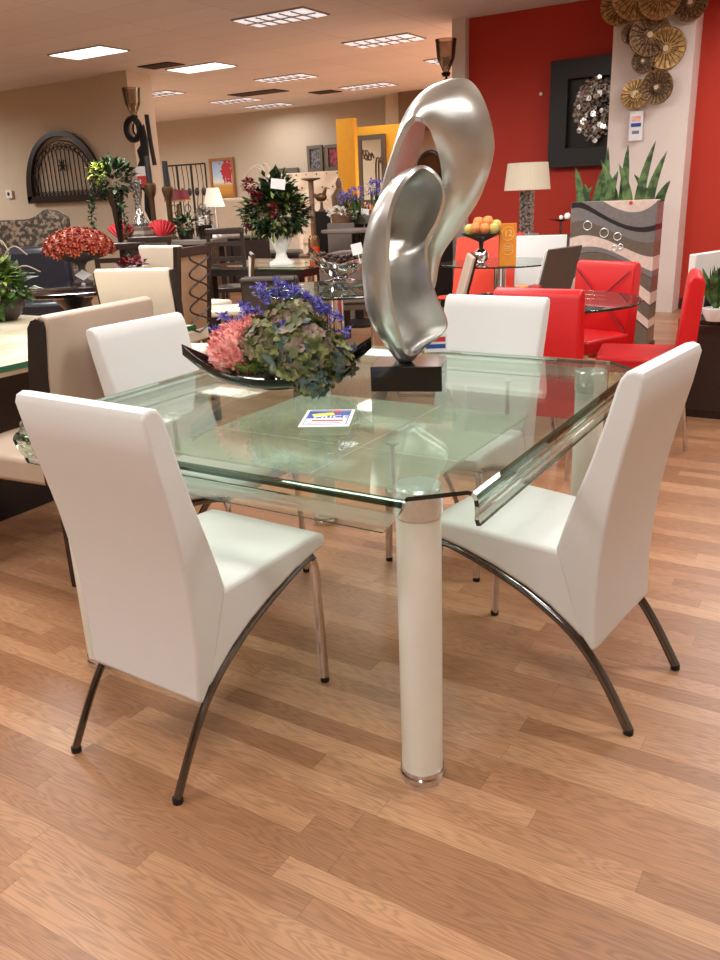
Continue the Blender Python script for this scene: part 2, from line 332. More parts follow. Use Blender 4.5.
# ------------------------------------------------------------------ ceiling lights
NL = 0
def light_fixture(u, v, style, label, group):
    t = thing('ceiling_light', label, 'ceiling light', (u, v, H), 0, group)
    MB().box((0, 0, -.004), (1.26, .66, .016)).build('fixture_frame', 'paneltrim', t, smooth=False)
    MB().box((0, 0, -.013), (1.2, .6, .008)).build('diffuser', 'panel' if style else 'paneldim', t, smooth=False)
    if not style:
        g = MB()
        for k in range(1, 6): g.box((-.6 + k * .2, 0, -.022), (.02, .6, .012))
        g.box((0, 0, -.022), (1.2, .02, .012)); g.build('louvre', 'paneltrim', t, smooth=False)
    return t
lamp_at = []
fix = [(-9.0, 8.25, 1, 'square bright ceiling panel light nearest the arched wall grille'), (-8.87, 10.25, 1, 'bright white ceiling panel light beside the small dark ceiling square'),
       (-5.91, 8.2, 0, 'large louvred ceiling light closest to the camera at top centre'), (-5.79, 10.27, 0, 'louvred ceiling light above and left of the glass cup sconce by the red wall'),
       (-8.68, 12.1, 0, 'louvred ceiling light in the middle of the rear ceiling'), (-8.3, 14.1, 0, 'dim louvred ceiling light in front of the mustard partition'),
       (-11.26, 13.95, 0, 'far ceiling light beside the dark ceiling slot'), (-11.5, 12.0, 0, 'ceiling light just right of the left pillar top'),
       (-11.4, 15.2, 0, 'rearmost ceiling light close to the far wall'), (-5.7, 12.4, 0, 'dim ceiling light just left of the glass cup sconce')]
for u, v, s, l in fix:
    light_fixture(u, v, s, l, 'ceiling panel lights').scale = (.77, .77, 1); lamp_at.append((u, v))
for u, v in [(-2.95, 6.2), (-2.95, 4.2), (-2.95, 2.2), (-2.95, .2), (0, 6.2), (0, 3.2), (0, .2), (-5.9, 4.2), (-5.9, 1.2), (1.8, 4.2), (-2.95, -2.2), (.2, -2.6), (-8.9, 2.2), (-6.6, 5.4), (-14.6, 7.2), (-16, 12.5), (-13.6, 11.9), (-2.6, 12.4), (-2.6, 14.4), (.6, 13.2), (-.6, 8.3)]:  # out-of-view lights added for brightness, some hidden behind the walls
    light_fixture(u, v, 1, 'unseen ceiling panel light added to brighten the shop floor and far walls', 'unseen ceiling lights added to brighten the shop'); lamp_at.append((u, v))
LE = [3, 2.5, 6, 9, 14, 14, 22, 22, 22, 12]
for i, (u, v) in enumerate(lamp_at):
    ld = bpy.data.lights.new('panel_lamp', 'AREA'); ld.shape = 'RECTANGLE'; ld.size = 1.2; ld.size_y = .6
    ld.energy = LE[i] if i < len(LE) else (380 if v > 12 and u > -5 else 150 if v > 11 else 130 if u < -6 else 42 if v > 6.1 else 37); ld.color = (1., .985, .955); ld.spread = math.radians(170)
    lo = bpy.data.objects.new('panel_lamp', ld); col.objects.link(lo); lo.location = (u, v, H - .05)
for i, (u, v, w, d_, l) in enumerate([(-9.12, 9.68, .6, .34, 'small dark square opening in the ceiling by the left lights'), (-10.2, 13.3, 1.1, .45, 'long dark ceiling slot beside the far lights'), (-9.3, 14.2, .5, .4, 'short dark ceiling slot left of the mustard partition light')]):
    tag(MB().box((0, 0, 0), (w, d_, .012)).build('ceiling_vent', 'vent', smooth=False, loc=(u, v, H - .008)), l, 'vent')
w = sc.world or bpy.data.worlds.new('world'); sc.world = w; w.use_nodes = True
w.node_tree.nodes['Background'].inputs[0].default_value = (.9, .82, .74, 1); w.node_tree.nodes['Background'].inputs[1].default_value = .3

# ------------------------------------------------------------------ white dining chairs
def make_white_chair(label):
    t = thing('dining_chair', label, 'chair', group='white dining chairs around the glass table')
    back = [(-.340, .922), (-.326, .84), (-.308, .76), (-.285, .65), (-.268, .54), (-.260, .44), (-.256, .34), (-.262, .215), (-.248, .205), (-.205, .262), (-.165, .40), (-.143, .468),
            (-.160, .53), (-.190, .62), (-.225, .72), (-.258, .83), (-.276, .90), (-.284, .922), (-.297, .939), (-.316, .944), (-.333, .938)]
    # waist narrows slightly toward the floor
    mb = MB(); n = len(back); vs = []
    def hw(z): return .189 + .023 * min(1, max(0, (z - .2) / .75))
    for sx in (-1, 1):
        for y, z in back: vs.append((sx * hw(z), y, z))
    fs = [tuple(range(n)), tuple(reversed(range(n, 2 * n)))] + [(i, i + n, (i + 1) % n + n, (i + 1) % n) for i in range(n)]
    mb.add(vs, fs); mb.build('backrest', 'white', t, bevel=.016, seg=4, angle=50)
    seat = [(-.175, .466), (-.05, .468), (.08, .474), (.17, .476), (.222, .472), (.252, .458), (.257, .440), (.245, .424), (.20, .418), (.12, .402), (.03, .374), (-.06, .338), (-.13, .300), (-.19, .258), (-.228, .228), (-.222, .27), (-.19, .38)]
    n = len(seat); vs = []
    def hs(y): return .192 + .008 * min(1, max(0, (y + .1) / .3))
    for sx in (-1, 1):
        for y, z in seat: vs.append((sx * hs(y), y, z))
    fs = [tuple(range(n)), tuple(reversed(range(n, 2 * n)))] + [(i, i + n, (i + 1) % n + n, (i + 1) % n) for i in range(n)]
    MB().add(vs, fs).build('seat', 'white', t, bevel=.014, seg=4, angle=50)
    for sx in (-1, 1):
        x = sx * .184
        fr = cr([(x, .232, .012), (x, .224, .20), (x, .214, .36), (x, .205, .400)], 5)
        m = MB().tube(fr, .0105, 10, flat=1.3); lg = m.build('leg', 'chrome', t)
        MB().lathe([(.013, 0), (.013, .014)], (x, .232, 0), 12).build('foot_cap', 'rubber', lg)
        rr = cr([(x, .205, .406), (x, .16, .402), (x, .06, .372), (x, -.04, .334), (x, -.12, .292), (x, -.19, .245), (x, -.245, .190), (x, -.295, .12), (x, -.358, .012)], 6)
        lg = MB().tube(rr, .0105, 10, flat=1.3).build('leg', 'darkchrome', t)  # dark reflections of the surroundings put into the rear leg's chrome colour
        MB().lathe([(.013, 0), (.013, .014)], (x, -.358, 0), 12).build('foot_cap', 'rubber', lg)
    MB().tube([(-.179, .20, .404), (.179, .20, .404)], .008, 8).build('crossbar', 'chrome', t)
    return t
c1 = make_white_chair('white leatherette dining chair at front left, its back turned to the camera')
c1.location = (-1.395, 1.46, 0); c1.rotation_euler.z = -.04
dup(c1, (-.71, 2.07, 0), 1.458, 'white leatherette dining chair at the right end of the glass table, seen from its side')
dup(c1, (-1.25, 2.72, 0), 3.107, 'white leatherette dining chair on the far side, right behind the silver sculpture')
dup(c1, (-1.91, 2.09, 0), -1.592, 'white leatherette dining chair between the glass table and the taupe chair')

# ------------------------------------------------------------------ glass dining table
TX, TY = -1.335, 2.09
tb = thing('dining_table', 'green tinted glass dining table with bent edges on round white legs', 'table', (TX, TY, 0))
def table_top():
    ZT = .754; A, B = .694, .742; ca, cb = .60, .655    # clip points
    prof = [(0, 0), (.008, -.0015), (.014, -.006), (.018, -.014), (.019, -.028), (.018, -.044), (.016, -.060), (.019, -.074)]
    vs = []; fs = []; flapm = []
    oct_ = [(-ca, -B), (ca, -B), (A, -cb), (A, cb), (ca, B), (-ca, B), (-A, cb), (-A, -cb)]
    for x, y in oct_: vs.append((x, y, ZT))
    kin = len(vs); vs.extend([(x * .985, y * .985, ZT) for x, y, _ in vs[:8]]); fs.append(tuple(range(8, 16)))
    for i in range(8): fs.append((i, (i + 1) % 8, 8 + (i + 1) % 8, 8 + i))
    def flap(i0, i1, ox, oy, ax):
        prev = (i0, i1); (xa, ya), (xb, yb) = oct_[i0], oct_[i1]
        for k, (o, dz) in enumerate(prof[1:]):
            flapm.append(2 if k in (1, 2) else 3 if k in (4, 5) else 0); s = 1 - (.085 if ax == 'x' else .02) * max(0, (-dz - .018)) / .062  # dark and pale strips stand in for refraction and reflection along the bend
            a = (xa * (s if ax == 'x' else 1) + ox * o, ya * (s if ax == 'y' else 1) + oy * o, ZT + dz)
            b = (xb * (s if ax == 'x' else 1) + ox * o, yb * (s if ax == 'y' else 1) + oy * o, ZT + dz)
            n = len(vs); vs.extend([a, b]); fs.append((prev[0], n, n + 1, prev[1])); prev = (n, n + 1)
    flap(0, 1, 0, -1, 'x'); flap(2, 3, 1, 0, 'y'); flap(4, 5, 0, 1, 'x'); flap(6, 7, -1, 0, 'y')
    mb_ = MB().add(vs, fs); mb_.mi[9:] = flapm; o = mb_.build('glass_top', ['glasstop', 'darkedge', 'refractionglass', 'reflectionglass'], tb, smooth=False)
    m = o.modifiers.new('thickness', 'SOLIDIFY'); m.thickness = .010; m.offset = 0; m.material_offset_rim = 1; m.use_rim = True
    return o
table_top()
sh = MB().box((0, 0, .63), (.87, .80, .008)).build('glass_shelf', 'frost', tb, bevel=.002)
g = MB()
g.box((.12, 0, .6348), (.004, .80, .001)); g.box((0, -.14, .6348), (.87, .004, .001))
g.build('etched_line', 'ceramic', sh, smooth=False)
for sx in (-1, 1):
    for sy in (-1, 1):
        x, y = sx * .368, sy * .385
        MB().lathe([(.016, .618), (.016, .624), (.006, .626), (.008, .655), (.006, .66), (.006, .735), (.006, .738), (.015, .742), (.015, .748)], (x, y, 0), 14).build('standoff_pin', 'brushed', tb)
        x, y = (.568 if sx > 0 else -.532 if sy < 0 else -.55), sy * .632
        lg = MB().lathe([(.049, .03), (.0495, .35), (.0495, .676)], (x, y, 0), 40).build('leg', 'legwhite', tb)
        MB().lathe([(.050, .676), (.053, .680), (.053, .742), (.049, .747)], (x, y, 0), 40).build('leg_cap', 'brushed', lg)
        MB().lathe([(.053, 0), (.054, .004), (.054, .018), (.051, .022), (.051, .032)], (x, y, 0), 40).build('base_ring', 'chrome', lg)

# sculpture ------------------------------------------------------------
SP = at_z(406, 386, .76); 
st = thing('ribbon_sculpture', 'tall silver leaf twisted ribbon sculpture on a black block on the glass table', 'sculpture', (TX + .136, TY + .145, .760), math.radians(20.7))
MB().box((0, 0, .039), (.218, .17, .078)).build('plinth', 'blackg', st, bevel=.002)
DD = 2.52
def w2l(p):
    d = Vector(p) - Vector(st.location); c, s = math.cos(-math.radians(20.7)), math.sin(-math.radians(20.7))
    return Vector((d.x * c - d.y * s, d.x * s + d.y * c, d.z))
def ribbon(stn, thick=.02, n=12, bw=.10):
    A = cr([w2l(at_d(a[0], a[1], DD + a[2])) for a, b in stn], n, True); B = cr([w2l(at_d(b[0], b[1], DD + b[2])) for a, b in stn], n, True)
    W = 7; vs = []; m = len(A)
    rows = []
    for i in range(m):
        tg = (A[(i + 1) % m] + B[(i + 1) % m] - A[i - 1] - B[i - 1]).normalized(); wd = (B[i] - A[i]); nr = wd.cross(tg).normalized(); wl = wd.length
        ring = []
        for side in (1, -1):
            ks = range(W + 1) if side == 1 else range(W, -1, -1)
            for k in ks:
                t = k / W; e = abs(2 * t - 1); th = thick / 2 * (1 - .35 * e ** 8)
                bow = bw * wl * (1 - (2 * t - 1) ** 2)
                ring.append(A[i].lerp(B[i], t) + nr * (th * side + bow))
        rows.append(ring)
    K = 2 * (W + 1); vs = [p for r in rows for p in r]; fs = []
    for i in range(m):
        j = (i + 1) % m
        for k in range(K): fs.append((i * K + k, i * K + (k + 1) % K, j * K + (k + 1) % K, j * K + k))
    return vs, fs
loop1 = [((408, 353, -.03), (398, 357, .05)), ((396, 322, -.06), (371, 318, .03)), ((389, 285, -.07), (365, 285, .04)), ((388, 250, -.07), (365, 252, .05)), ((390, 215, -.07), (374, 220, .06)),
         ((402, 184, -.06), (387, 203, .09)), ((421, 167, -.05), (386, 214, .12)), ((438, 177, -.04), (385, 228, .13)), ((444, 197, -.03), (384, 238, .13)), ((437, 222, -.02), (383, 250, .12)),
         ((427, 243, -.02), (383, 264, .10)), ((428, 272, -.02), (383, 285, .08)), ((437, 299, -.02), (386, 310, .06)), ((447, 326, -.02), (392, 335, .04)), ((428, 344, -.025), (396, 350, .04))]
loop2 = [((425, 285, .10), (431, 292, .12)), ((427, 250, .08), (441, 255, .10)), ((437, 222, .05), (461, 226, .07)), ((442, 200, .03), (482, 192, .03)), ((441, 165, .02), (494, 150, .0)),
         ((433, 138, 0), (487, 108, 0)), ((426, 124, -.01), (468, 81, .03)), ((415, 119, -.02), (438, 86, .08)), ((404, 132, -.02), (424, 104, .14)), ((395, 155, -.01), (421, 138, .19)),
         ((386, 185, 0), (408, 175, .20)), ((381, 212, .03), (396, 215, .20)), ((388, 250, .14), (400, 250, .18)), ((405, 285, .15), (412, 285, .18))]
mb = MB(); mb.add(*ribbon(loop1, .020, bw=-.14)); mb.add(*ribbon(loop2, .026, bw=.08))
rb = mb.build('ribbon', 'silverleaf', st, flatang=50)

# price cards -----------------------------------------------------------
cx_, cy_ = -1.33 + .109, 2.09 - .292
pc = thing('price_card', 'white and blue printed price card lying on the glass table top', 'card', (cx_, cy_, .7595), math.radians(26))
MB().box((0, 0, .0008), (.135, .175, .0016)).build('card_sheet', 'paper', pc, smooth=False)
MB().box((0, .004, .0019), (.118, .150, .0006)).build('blue_print', 'blue', pc, smooth=False)
MB().box((0, -.040, .0024), (.112, .058, .0006)).build('text_panel', 'paper', pc, smooth=False)
g = MB(); g.box((-.015, .030, .0026), (.06, .03, .0008), .3); g.build('yellow_burst', 'yellowink', pc, smooth=False)
MB().box((0, .068, .0026), (.112, .018, .0008)).build('grey_banner', 'greyink', pc, smooth=False)
MB().box((.02, .062, .0030), (.018, .026, .0008)).build('red_mark', 'redink', pc, smooth=False)
text('PRICE', .038, 'paper', pc, (.010, .002, .003), (0, 0, 0), 'lettering')
MB().box((.004, -.034, .003), (.085, .014, .0006)).build('red_print', 'redink', pc, smooth=False); MB().box((-.004, -.058, .003), (.09, .007, .0006)).build('small_print', 'greyink', pc, smooth=False)
p = at_z(432, 352, .765); pc2 = thing('price_card', 'small printed card standing behind the black block of the silver sculpture', 'card', (p.x + .0, p.y + .03, .7595), CAMROT)
MB().box((0, 0, .035), (.085, .002, .07)).build('card_sheet', 'paper', pc2, smooth=False)
MB().box((0, -.0018, .048), (.075, .001, .018)).build('red_print', 'redink', pc2, smooth=False); MB().box((0, -.0018, .022), (.075, .001, .016)).build('blue_print', 'blue', pc2, smooth=False)

# flower bowl -------------------------------------------------------------
bc = Vector((TX - .16 - .087, TY + .03 - .055, .760))
bw = thing('boat_bowl', 'black crescent shaped boat bowl with pointed tips on the glass table', 'bowl', bc, CAMROT)
def boat():
    n = 28; k = 9; vs = []; fs = []
    for layer, sh_ in ((0, 0.), (1, .008)):
        for i in range(n + 1):
            t = -1 + 2 * i / n; x = t * .30; e = abs(t)
            wy = .105 * (1 - e ** 2.2) ** .8 + .001; rim = .045 + .105 * e ** 2.3; bot = .115 * e ** 2.6
            for j in range(k):
                a = PI * j / (k - 1); y = -math.cos(a) * max(.0005, wy - sh_); z = rim - math.sin(a) * max(.002, (rim - bot - sh_))
                vs.append((x, y, z))
    S = (n + 1) * k
    for i in range(n):
        for j in range(k - 1):
            q = i * k + j; fs.append((q, q + 1, q + k + 1, q + k)); fs.append((S + q, S + q + k, S + q + k + 1, S + q + 1))
        for j in (0, k - 1):
            q = i * k + j; fs.append((q, q + k, S + q + k, S + q))
    return MB().add(vs, fs)
boat().build('bowl_body', 'blackg', bw, flatang=60)
MB().lathe([(.045, 0), (.045, .004), (.03, .012)], (0, 0, 0), 24, sx=1.4).build('bowl_foot', 'blackg', bw)
CR = Matrix.Rotation(CAMROT, 3, 'Z')
def bpos(x, y, z): return bc + CR @ Vector((x, y, z))
def hydrangea(c, r, npet, seed, size, mats, squash=.85):
    rnd = random.Random(seed); mb = MB()
    mb.ball(c, r * .8, 14, 10, mi=0, sc_=(1, 1, squash))
    for i in range(npet):
        z = 1 - 2 * (i + .5) / npet; a = i * 2.39996; q = math.sqrt(1 - z * z)
        d = Vector((q * math.cos(a), q * math.sin(a), z)); 
        if z < -.75: continue
        rr = r * (.92 + .22 * rnd.random()); p0 = Vector(c) + Vector((d.x * rr, d.y * rr, d.z * rr * squash))
        tg = d.orthogonal().normalized(); tg.rotate(Matrix.Rotation(rnd.random() * 6.28, 3, d)); mi = rnd.choice([0, 0, 0, 1, 1, 2])
        nn = (d + Vector((rnd.uniform(-.5, .5), rnd.uniform(-.5, .5), rnd.uniform(-.5, .5)))).normalized()
        tg = (tg - nn * tg.dot(nn)).normalized()
        s = size * rnd.uniform(.75, 1.2)
        for k in range(4):
            dd = tg.copy(); dd.rotate(Matrix.Rotation(k * PI / 2, 3, nn)); sd = nn.cross(dd)
            lift = nn * s * .28
            vs = [p0, p0 + dd * s * .35 + sd * s * .42 + lift * .6, p0 + dd * s * .85 + sd * s * .38 + lift * rnd.uniform(.2, 1.3), p0 + dd * s * 1.02 + lift * .9, p0 + dd * s * .85 - sd * s * .38 + lift * rnd.uniform(.2, 1.3), p0 + dd * s * .35 - sd * s * .42 + lift * .6, p0 + dd * s * .5 + lift * .2]
            mb.add(vs, [(0, 1, 6), (1, 2, 6), (2, 3, 6), (3, 4, 6), (4, 5, 6), (5, 0, 6)], mi)
    return mb.build('hydrangea_bloom', mats, recalc=False, flatang=80)
HM = ['hyd', 'hydg', 'hydb']
tag(hydrangea(bpos(.075, -.035, .118), .106, 190, 1, .030, HM), 'largest olive and mauve hydrangea bloom at the front of the black boat bowl', 'flower', 'hydrangea blooms in the boat bowl')
tag(hydrangea(bpos(-.015, -.015, .145), .082, 130, 2, .028, ['hydg', 'hyd', 'hyd']), 'olive green hydrangea bloom at the middle, next to the pink one', 'flower', 'hydrangea blooms in the boat bowl')
tag(hydrangea(bpos(.165, -.03, .085), .072, 110, 3, .027, ['hyd', 'hydb', 'hydg']), 'bluish olive hydrangea bloom at the right end of the boat bowl', 'flower', 'hydrangea blooms in the boat bowl')
tag(hydrangea(bpos(.050, .03, .19), .076, 110, 4, .026, ['hyd', 'hydg', 'hyd']), 'mauve green hydrangea bloom on top at the back of the bowl arrangement', 'flower', 'hydrangea blooms in the boat bowl')
tag(hydrangea(bpos(.115, -.085, .035), .050, 80, 5, .025, ['hydb', 'hydg', 'hyd']), 'low hydrangea bloom hanging over the front rim of the boat bowl', 'flower', 'hydrangea blooms in the boat bowl')
def carnation(c, r, seed):
    rnd = random.Random(seed); mb = MB(); mb.ball(c, r * .82, 14, 10)
    for i in range(520):
        z = 1 - 2 * (i + .5) / 520; a = i * 2.39996; q = math.sqrt(1 - z * z); d = Vector((q * math.cos(a), q * math.sin(a), z)); p0 = Vector(c) + d * r * .8
        mb.leaf(p0, d + Vector((rnd.uniform(-.6, .6), rnd.uniform(-.6, .6), rnd.uniform(-.6, .6))), r * .36, r * .22, d.orthogonal(), .3)
    return mb.build('pink_bloom', 'pink', recalc=False, flatang=80)
tag(carnation(bpos(-.130, .01, .125), .086, 9), 'round ruffled pink bloom at the left of the black boat bowl', 'flower')
tag(carnation(bpos(-.070, .03, .165), .062, 11), 'smaller pink bloom tucked between the ruffled pink ball and green hydrangeas', 'flower')
mb = MB(); rnd = random.Random(3)
for k in range(7):
    mb.leaf(bpos(-.13 + .02 * k, -.045, .05), CR @ Vector((rnd.uniform(-.8, .6), -.5, .45)), .085, .04, (0, 0, 1), .3)
tag(mb.build('green_leaves', 'leafl', recalc=False), 'bright green leaves at the left rim of the black boat bowl', 'leaves', kind='stuff')
sprigs = [(-.165, .07, .215), (-.12, .09, .205), (-.19, .05, .175), (-.07, .09, .225), (-.03, .09, .265), (0, .1, .28), (.03, .1, .29), (.06, .09, .285), (.09, .09, .27), (-.05, .1, .30), (.01, .1, .315), (.14, .07, .235), (.165, .06, .225), (.19, .05, .205), (.215, .02, .16), (.235, -.01, .105), (.215, -.02, .085), (-.10, .08, .24), (.12, .08, .25), (.03, -.06, .205)]
for k, (x, y, z) in enumerate(sprigs):
    mb = MB(); mb2 = MB(); tip = bpos(x, y, z); root = bpos(x * .55, y * .5, .08)
    mb.tube([root, (root + tip) / 2 + Vector((0, 0, .01)), tip], .0015, 5)
    for i in range(14):
        c = tip + Vector((rnd.uniform(-.017, .017), rnd.uniform(-.017, .017), rnd.uniform(-.016, .016)))
        for j in range(4): mb2.leaf(c, (rnd.uniform(-1, 1), rnd.uniform(-1, 1), rnd.uniform(-.3, 1)), .019, .010, (rnd.random(), rnd.random(), .4), .3)
    root_o = thing('flower_sprig', ('violet blue flower sprig standing out behind the hydrangeas' if k < 19 else 'small blue sprig in front of the olive hydrangeas'), 'flower', (0, 0, 0), 0, 'violet blue sprigs around the hydrangeas' if k < 19 else None)
    mb2.build('petals', 'violet', root_o, recalc=False); mb.build('stem', 'leafd', root_o)

exec_parts = True
# ------------------------------------------------------------------ cream framed chairs on the left
def parsons(name, label, facemat, w, h, loc, rz, th=.085, sidemat='piping', depth=.5, group=None):
    t = thing(name, label, 'chair', loc, rz, group)
    prof = [(0, .40), (-.005, .60), (-.02, .80), (-.05, h - .03), (-.045, h - .008), (-.02, h), (.01, h - .006), (.035, h - .03), (th * .9, .80), (th, .60), (th, .40)]
    MB().prism(prof, -w / 2 + .012, w / 2 - .012).build('backrest', facemat, t, bevel=.006)
    for s in (-1, 1):
        inner = [(y * .0 + (y * .84 + .005), z if z < .5 else z - .010) for y, z in prof]
        MB().prism(inner, s * (w / 2 - .013), s * (w / 2 - .001)).build('side_piping', sidemat, t)
    MB().box((0, th + depth / 2 - .03, .44), (w - .02, depth, .10)).build('seat', facemat, t, bevel=.02, seg=3)
    for sx in (-1, 1):
        for y in (.03, depth):
            MB().box((sx * (w / 2 - .04), y, .195), (.042, .042, .39)).build('leg', 'darkwood', t, smooth=False)
    return t
# local +y = the direction the sitter faces ; back plane at y=0
parsons('dining_chair', 'taupe upholstered chair with black side edge, behind the left white chair', 'taupe', .56, 1.0, (-2.36, 2.03, 0), PI / 2 + .10)
parsons('dining_chair', 'cream upholstered chair with black side edge, left of the lattice back chair', 'cream', .47, 1.0, (-3.51, 3.34, 0), .33)
parsons('dining_chair', 'cream chair back in front of the long table with red napkins', 'cream', .50, 1.0, (-5.18, 5.27, 0), -.05)

# lattice chair
t = thing('dining_chair', 'dark wood chair with looped lattice back panel over tan upholstery', 'chair', (at_d(192, 300, 5.9).x, at_d(192, 300, 5.9).y, 0), PI / 2 + .2)
for s in (-1, 1):
    MB().prism([(0, 0), (.035, 0), (.03, .5), (-.03, 1.06), (-.07, 1.06), (-.01, .5)], s * .20 - .02, s * .20 + .02).build('back_post', 'darkwood', t, bevel=.004)
    MB().box((s * .19, .42, .2), (.045, .045, .4)).build('leg', 'darkwood', t, smooth=False)
MB().box((0, -.048, 1.02), (.40, .035, .06)).build('top_rail', 'darkwood', t, bevel=.004)
MB().prism([(.01, .46), (.03, .46), (-.03, 1.0), (-.05, 1.0)], -.18, .18).build('back_panel', mat('tan_upholstery', (176, 140, 108), .6), t)
g = MB()
for sgn in (-1, 1):
    for face in (.026, -.030):
        pts = []
        for i in range(41):
            z = .47 + i * .53 / 40; pts.append((sgn * .13 * math.sin((z - .47) * PI / .115), -.02 + face * 1.1 - (z - .47) * .105 + .015, z))
        g.tube(pts, .007, 6)
g.build('lattice', 'darkwood', t)
MB().box((0, .22, .44), (.42, .44, .09)).build('seat', 'cream', t, bevel=.015)

# black table with cream marble top at the left edge
t = thing('dining_table', 'black based table with cream top and green glass edge at the left edge', 'table', (-3.55, 2.15, 0))
MB().box((-.0, 0, .35), (.66, 1.3, .70)).build('base', 'black', t, bevel=.004)
MB().box((0, 0, .712), (1.30, 1.75, .018)).build('cream_top', 'marble', t, smooth=False)
MB().box((0, 0, .742), (1.38, 1.85, .020)).build('glass_slab', ['thinglass'], t, smooth=False)
g = MB()
for sx in (-1, 1): g.box((sx * .692, 0, .742), (.006, 1.862, .022))
for sy in (-1, 1): g.box((0, sy * .928, .742), (1.39, .006, .022))
g.build('glass_edge', 'greenedge', t, smooth=False)
MB().box((0, 0, .753), (1.37, 1.84, .001)).build('cream_runner', 'marble', t, smooth=False)
# ------------------------------------------------------------------ leafy arrangement at the far left
def foliage(mb, c, r, n, L, W, seed, mi=0, sq=1, up=.3):
    rnd = random.Random(seed)
    for i in range(n):
        d = Vector((rnd.gauss(0, 1), rnd.gauss(0, 1), rnd.gauss(0, 1))).normalized(); q = r * rnd.uniform(.55, 1.0)
        p = Vector(c) + Vector((d.x * q, d.y * q, d.z * q * sq)); dd = (d + Vector((rnd.uniform(-.6, .6), rnd.uniform(-.6, .6), rnd.uniform(-.5, .5) + up))).normalized()
        mb.leaf(p, dd, L * rnd.uniform(.7, 1.2), W, (rnd.uniform(-.4, .4), rnd.uniform(-.4, .4), 1), .3, mi)
    return mb
pb = at_d(4, 318, 5.0); pb.z = .756
t = thing('leafy_arrangement', 'green leafy arrangement with bare pale twigs at the left edge of the photo', 'plant', pb, 0)
MB().lathe([(.07, 0), (.10, .03), (.12, .10), (.11, .13)], (0, 0, 0), 20).build('planter_pot', 'darkwood', t)
foliage(MB(), (0, 0, .17), .14, 220, .10, .06, 5, sq=.7).build('foliage', 'leaf', t, recalc=False)
foliage(MB(), (-.02, -.05, .22), .15, 380, .07, .035, 6, sq=.6).build('light_foliage', 'leafl', t, recalc=False)
g = MB()
for k, (tx, ty, tz) in enumerate([(.13, .10, .37), (.17, .13, .27), (.02, .05, .43), (.10, .02, .40), (-.1, -.1, .42)]):
    g.tube(cr([(0, 0, .1), (tx * .3, ty * .3, tz * .85), (tx * .7, ty * .7, tz * 1.05), (tx * 1.1, ty * 1.1, tz * .92)], 5), [.006 - .0002 * i for i in range(16)], 5)
g.build('twigs', 'birch', t)

# ------------------------------------------------------------------ black oval table, red bloom bowl
cpos = at_z(72, 287, .76); CX, CY = cpos.x, cpos.y
t = thing('dining_table', 'glossy black round table under the bowl of red flowers', 'table', (CX, CY, 0))
MB().lathe([(.52, .725), (.54, .735), (.54, .755), (.53, .76)], n=48).build('table_top', 'blackg', t)
MB().lathe([(.30, 0), (.30, .04), (.10, .08), (.08, .60), (.2, .725)], n=28).build('pedestal', 'black', t)
bp = at_z(84, 283, .76)
t = thing('pedestal_bowl', 'silver pedestal bowl carrying a dome of red and orange flowers', 'bowl', (bp.x, bp.y, .76))
MB().lathe([(.07, 0), (.075, .012), (.03, .03), (.022, .08), (.03, .13), (.05, .16), (.20, .20), (.24, .235), (.245, .245), (.225, .245), (.18, .215), (.02, .18)], n=28).build('bowl_body', 'greystone', t)
def bloom_mesh(r, seed):
    rnd = random.Random(seed); mb = MB(); mb.ball((0, 0, 0), r * .6, 8, 6)
    for ring, (n, el) in enumerate([(8, .1), (8, .55), (6, 1.0)]):
        for k in range(n):
            a = 2 * PI * k / n + ring * .4; d = Vector((math.cos(a) * math.cos(el), math.sin(a) * math.cos(el), math.sin(el)))
            mb.leaf(d * r * .3, d, r * .85, r * .5, (0, 0, 1), .4)
    return mb
fl0 = bloom_mesh(.052, 2).build('red_flower', 'redflower', recalc=False); tag(fl0, 'red orange flower head in the dome on the silver pedestal bowl', 'flower', 'red flower heads in the pedestal bowl')
first = True
for k in range(60):
    z = 1 - (k + .5) / 60; a = k * 2.39996; q = math.sqrt(1 - z * z)
    pos = Vector((bp.x + q * math.cos(a) * .235, bp.y + q * math.sin(a) * .235, .76 + .235 + z * .15)); nrm = Vector((q * math.cos(a), q * math.sin(a), z + .2))
    o = fl0 if first else fl0.copy()
    if not first: col.objects.link(o)
    first = False; o.location = pos; o.rotation_mode = 'QUATERNION'; o.rotation_quaternion = nrm.to_track_quat('Z', 'Y')
for k, (px, py, l) in enumerate([(83, 275, 'upper white diamond shaped price tag on the pedestal of the red flower bowl'), (84, 288, 'lower white diamond shaped tag at the foot of the red flower bowl')]):
    p = at_d(px, py, math.hypot(bp.x, bp.y) - .09)
    o = MB().box((0, 0, 0), (.085, .002, .085), rot=Matrix.Rotation(PI / 4, 3, 'Y')).build('price_tag', 'paper', smooth=False, loc=p); o.rotation_euler.z = CAMROT; o.scale = (1.1, 1, .7); tag(o, l, 'tag')
# dark leather armchair
p = at_d(36, 275, 8.9); t = thing('leather_armchair', 'dark blue black leather armchair in front of the mottled sofa', 'armchair', (p.x, p.y, 0), CAMROT + .15)
MB().box((0, 0, .27), (.62, .66, .42)).build('seat', 'leatherblk', t, bevel=.04, seg=3)
MB().box((0, .26, .66), (.62, .2, .62)).build('backrest', 'leatherblk', t, bevel=.06, seg=3)
for s in (-1, 1): MB().box((s * .36, .0, .32), (.14, .70, .62)).build('armrest', 'leatherblk', t, bevel=.05, seg=3)
MB().box((0, -.02, .03), (.7, .66, .06)).build('plinth', 'darkwood', t)
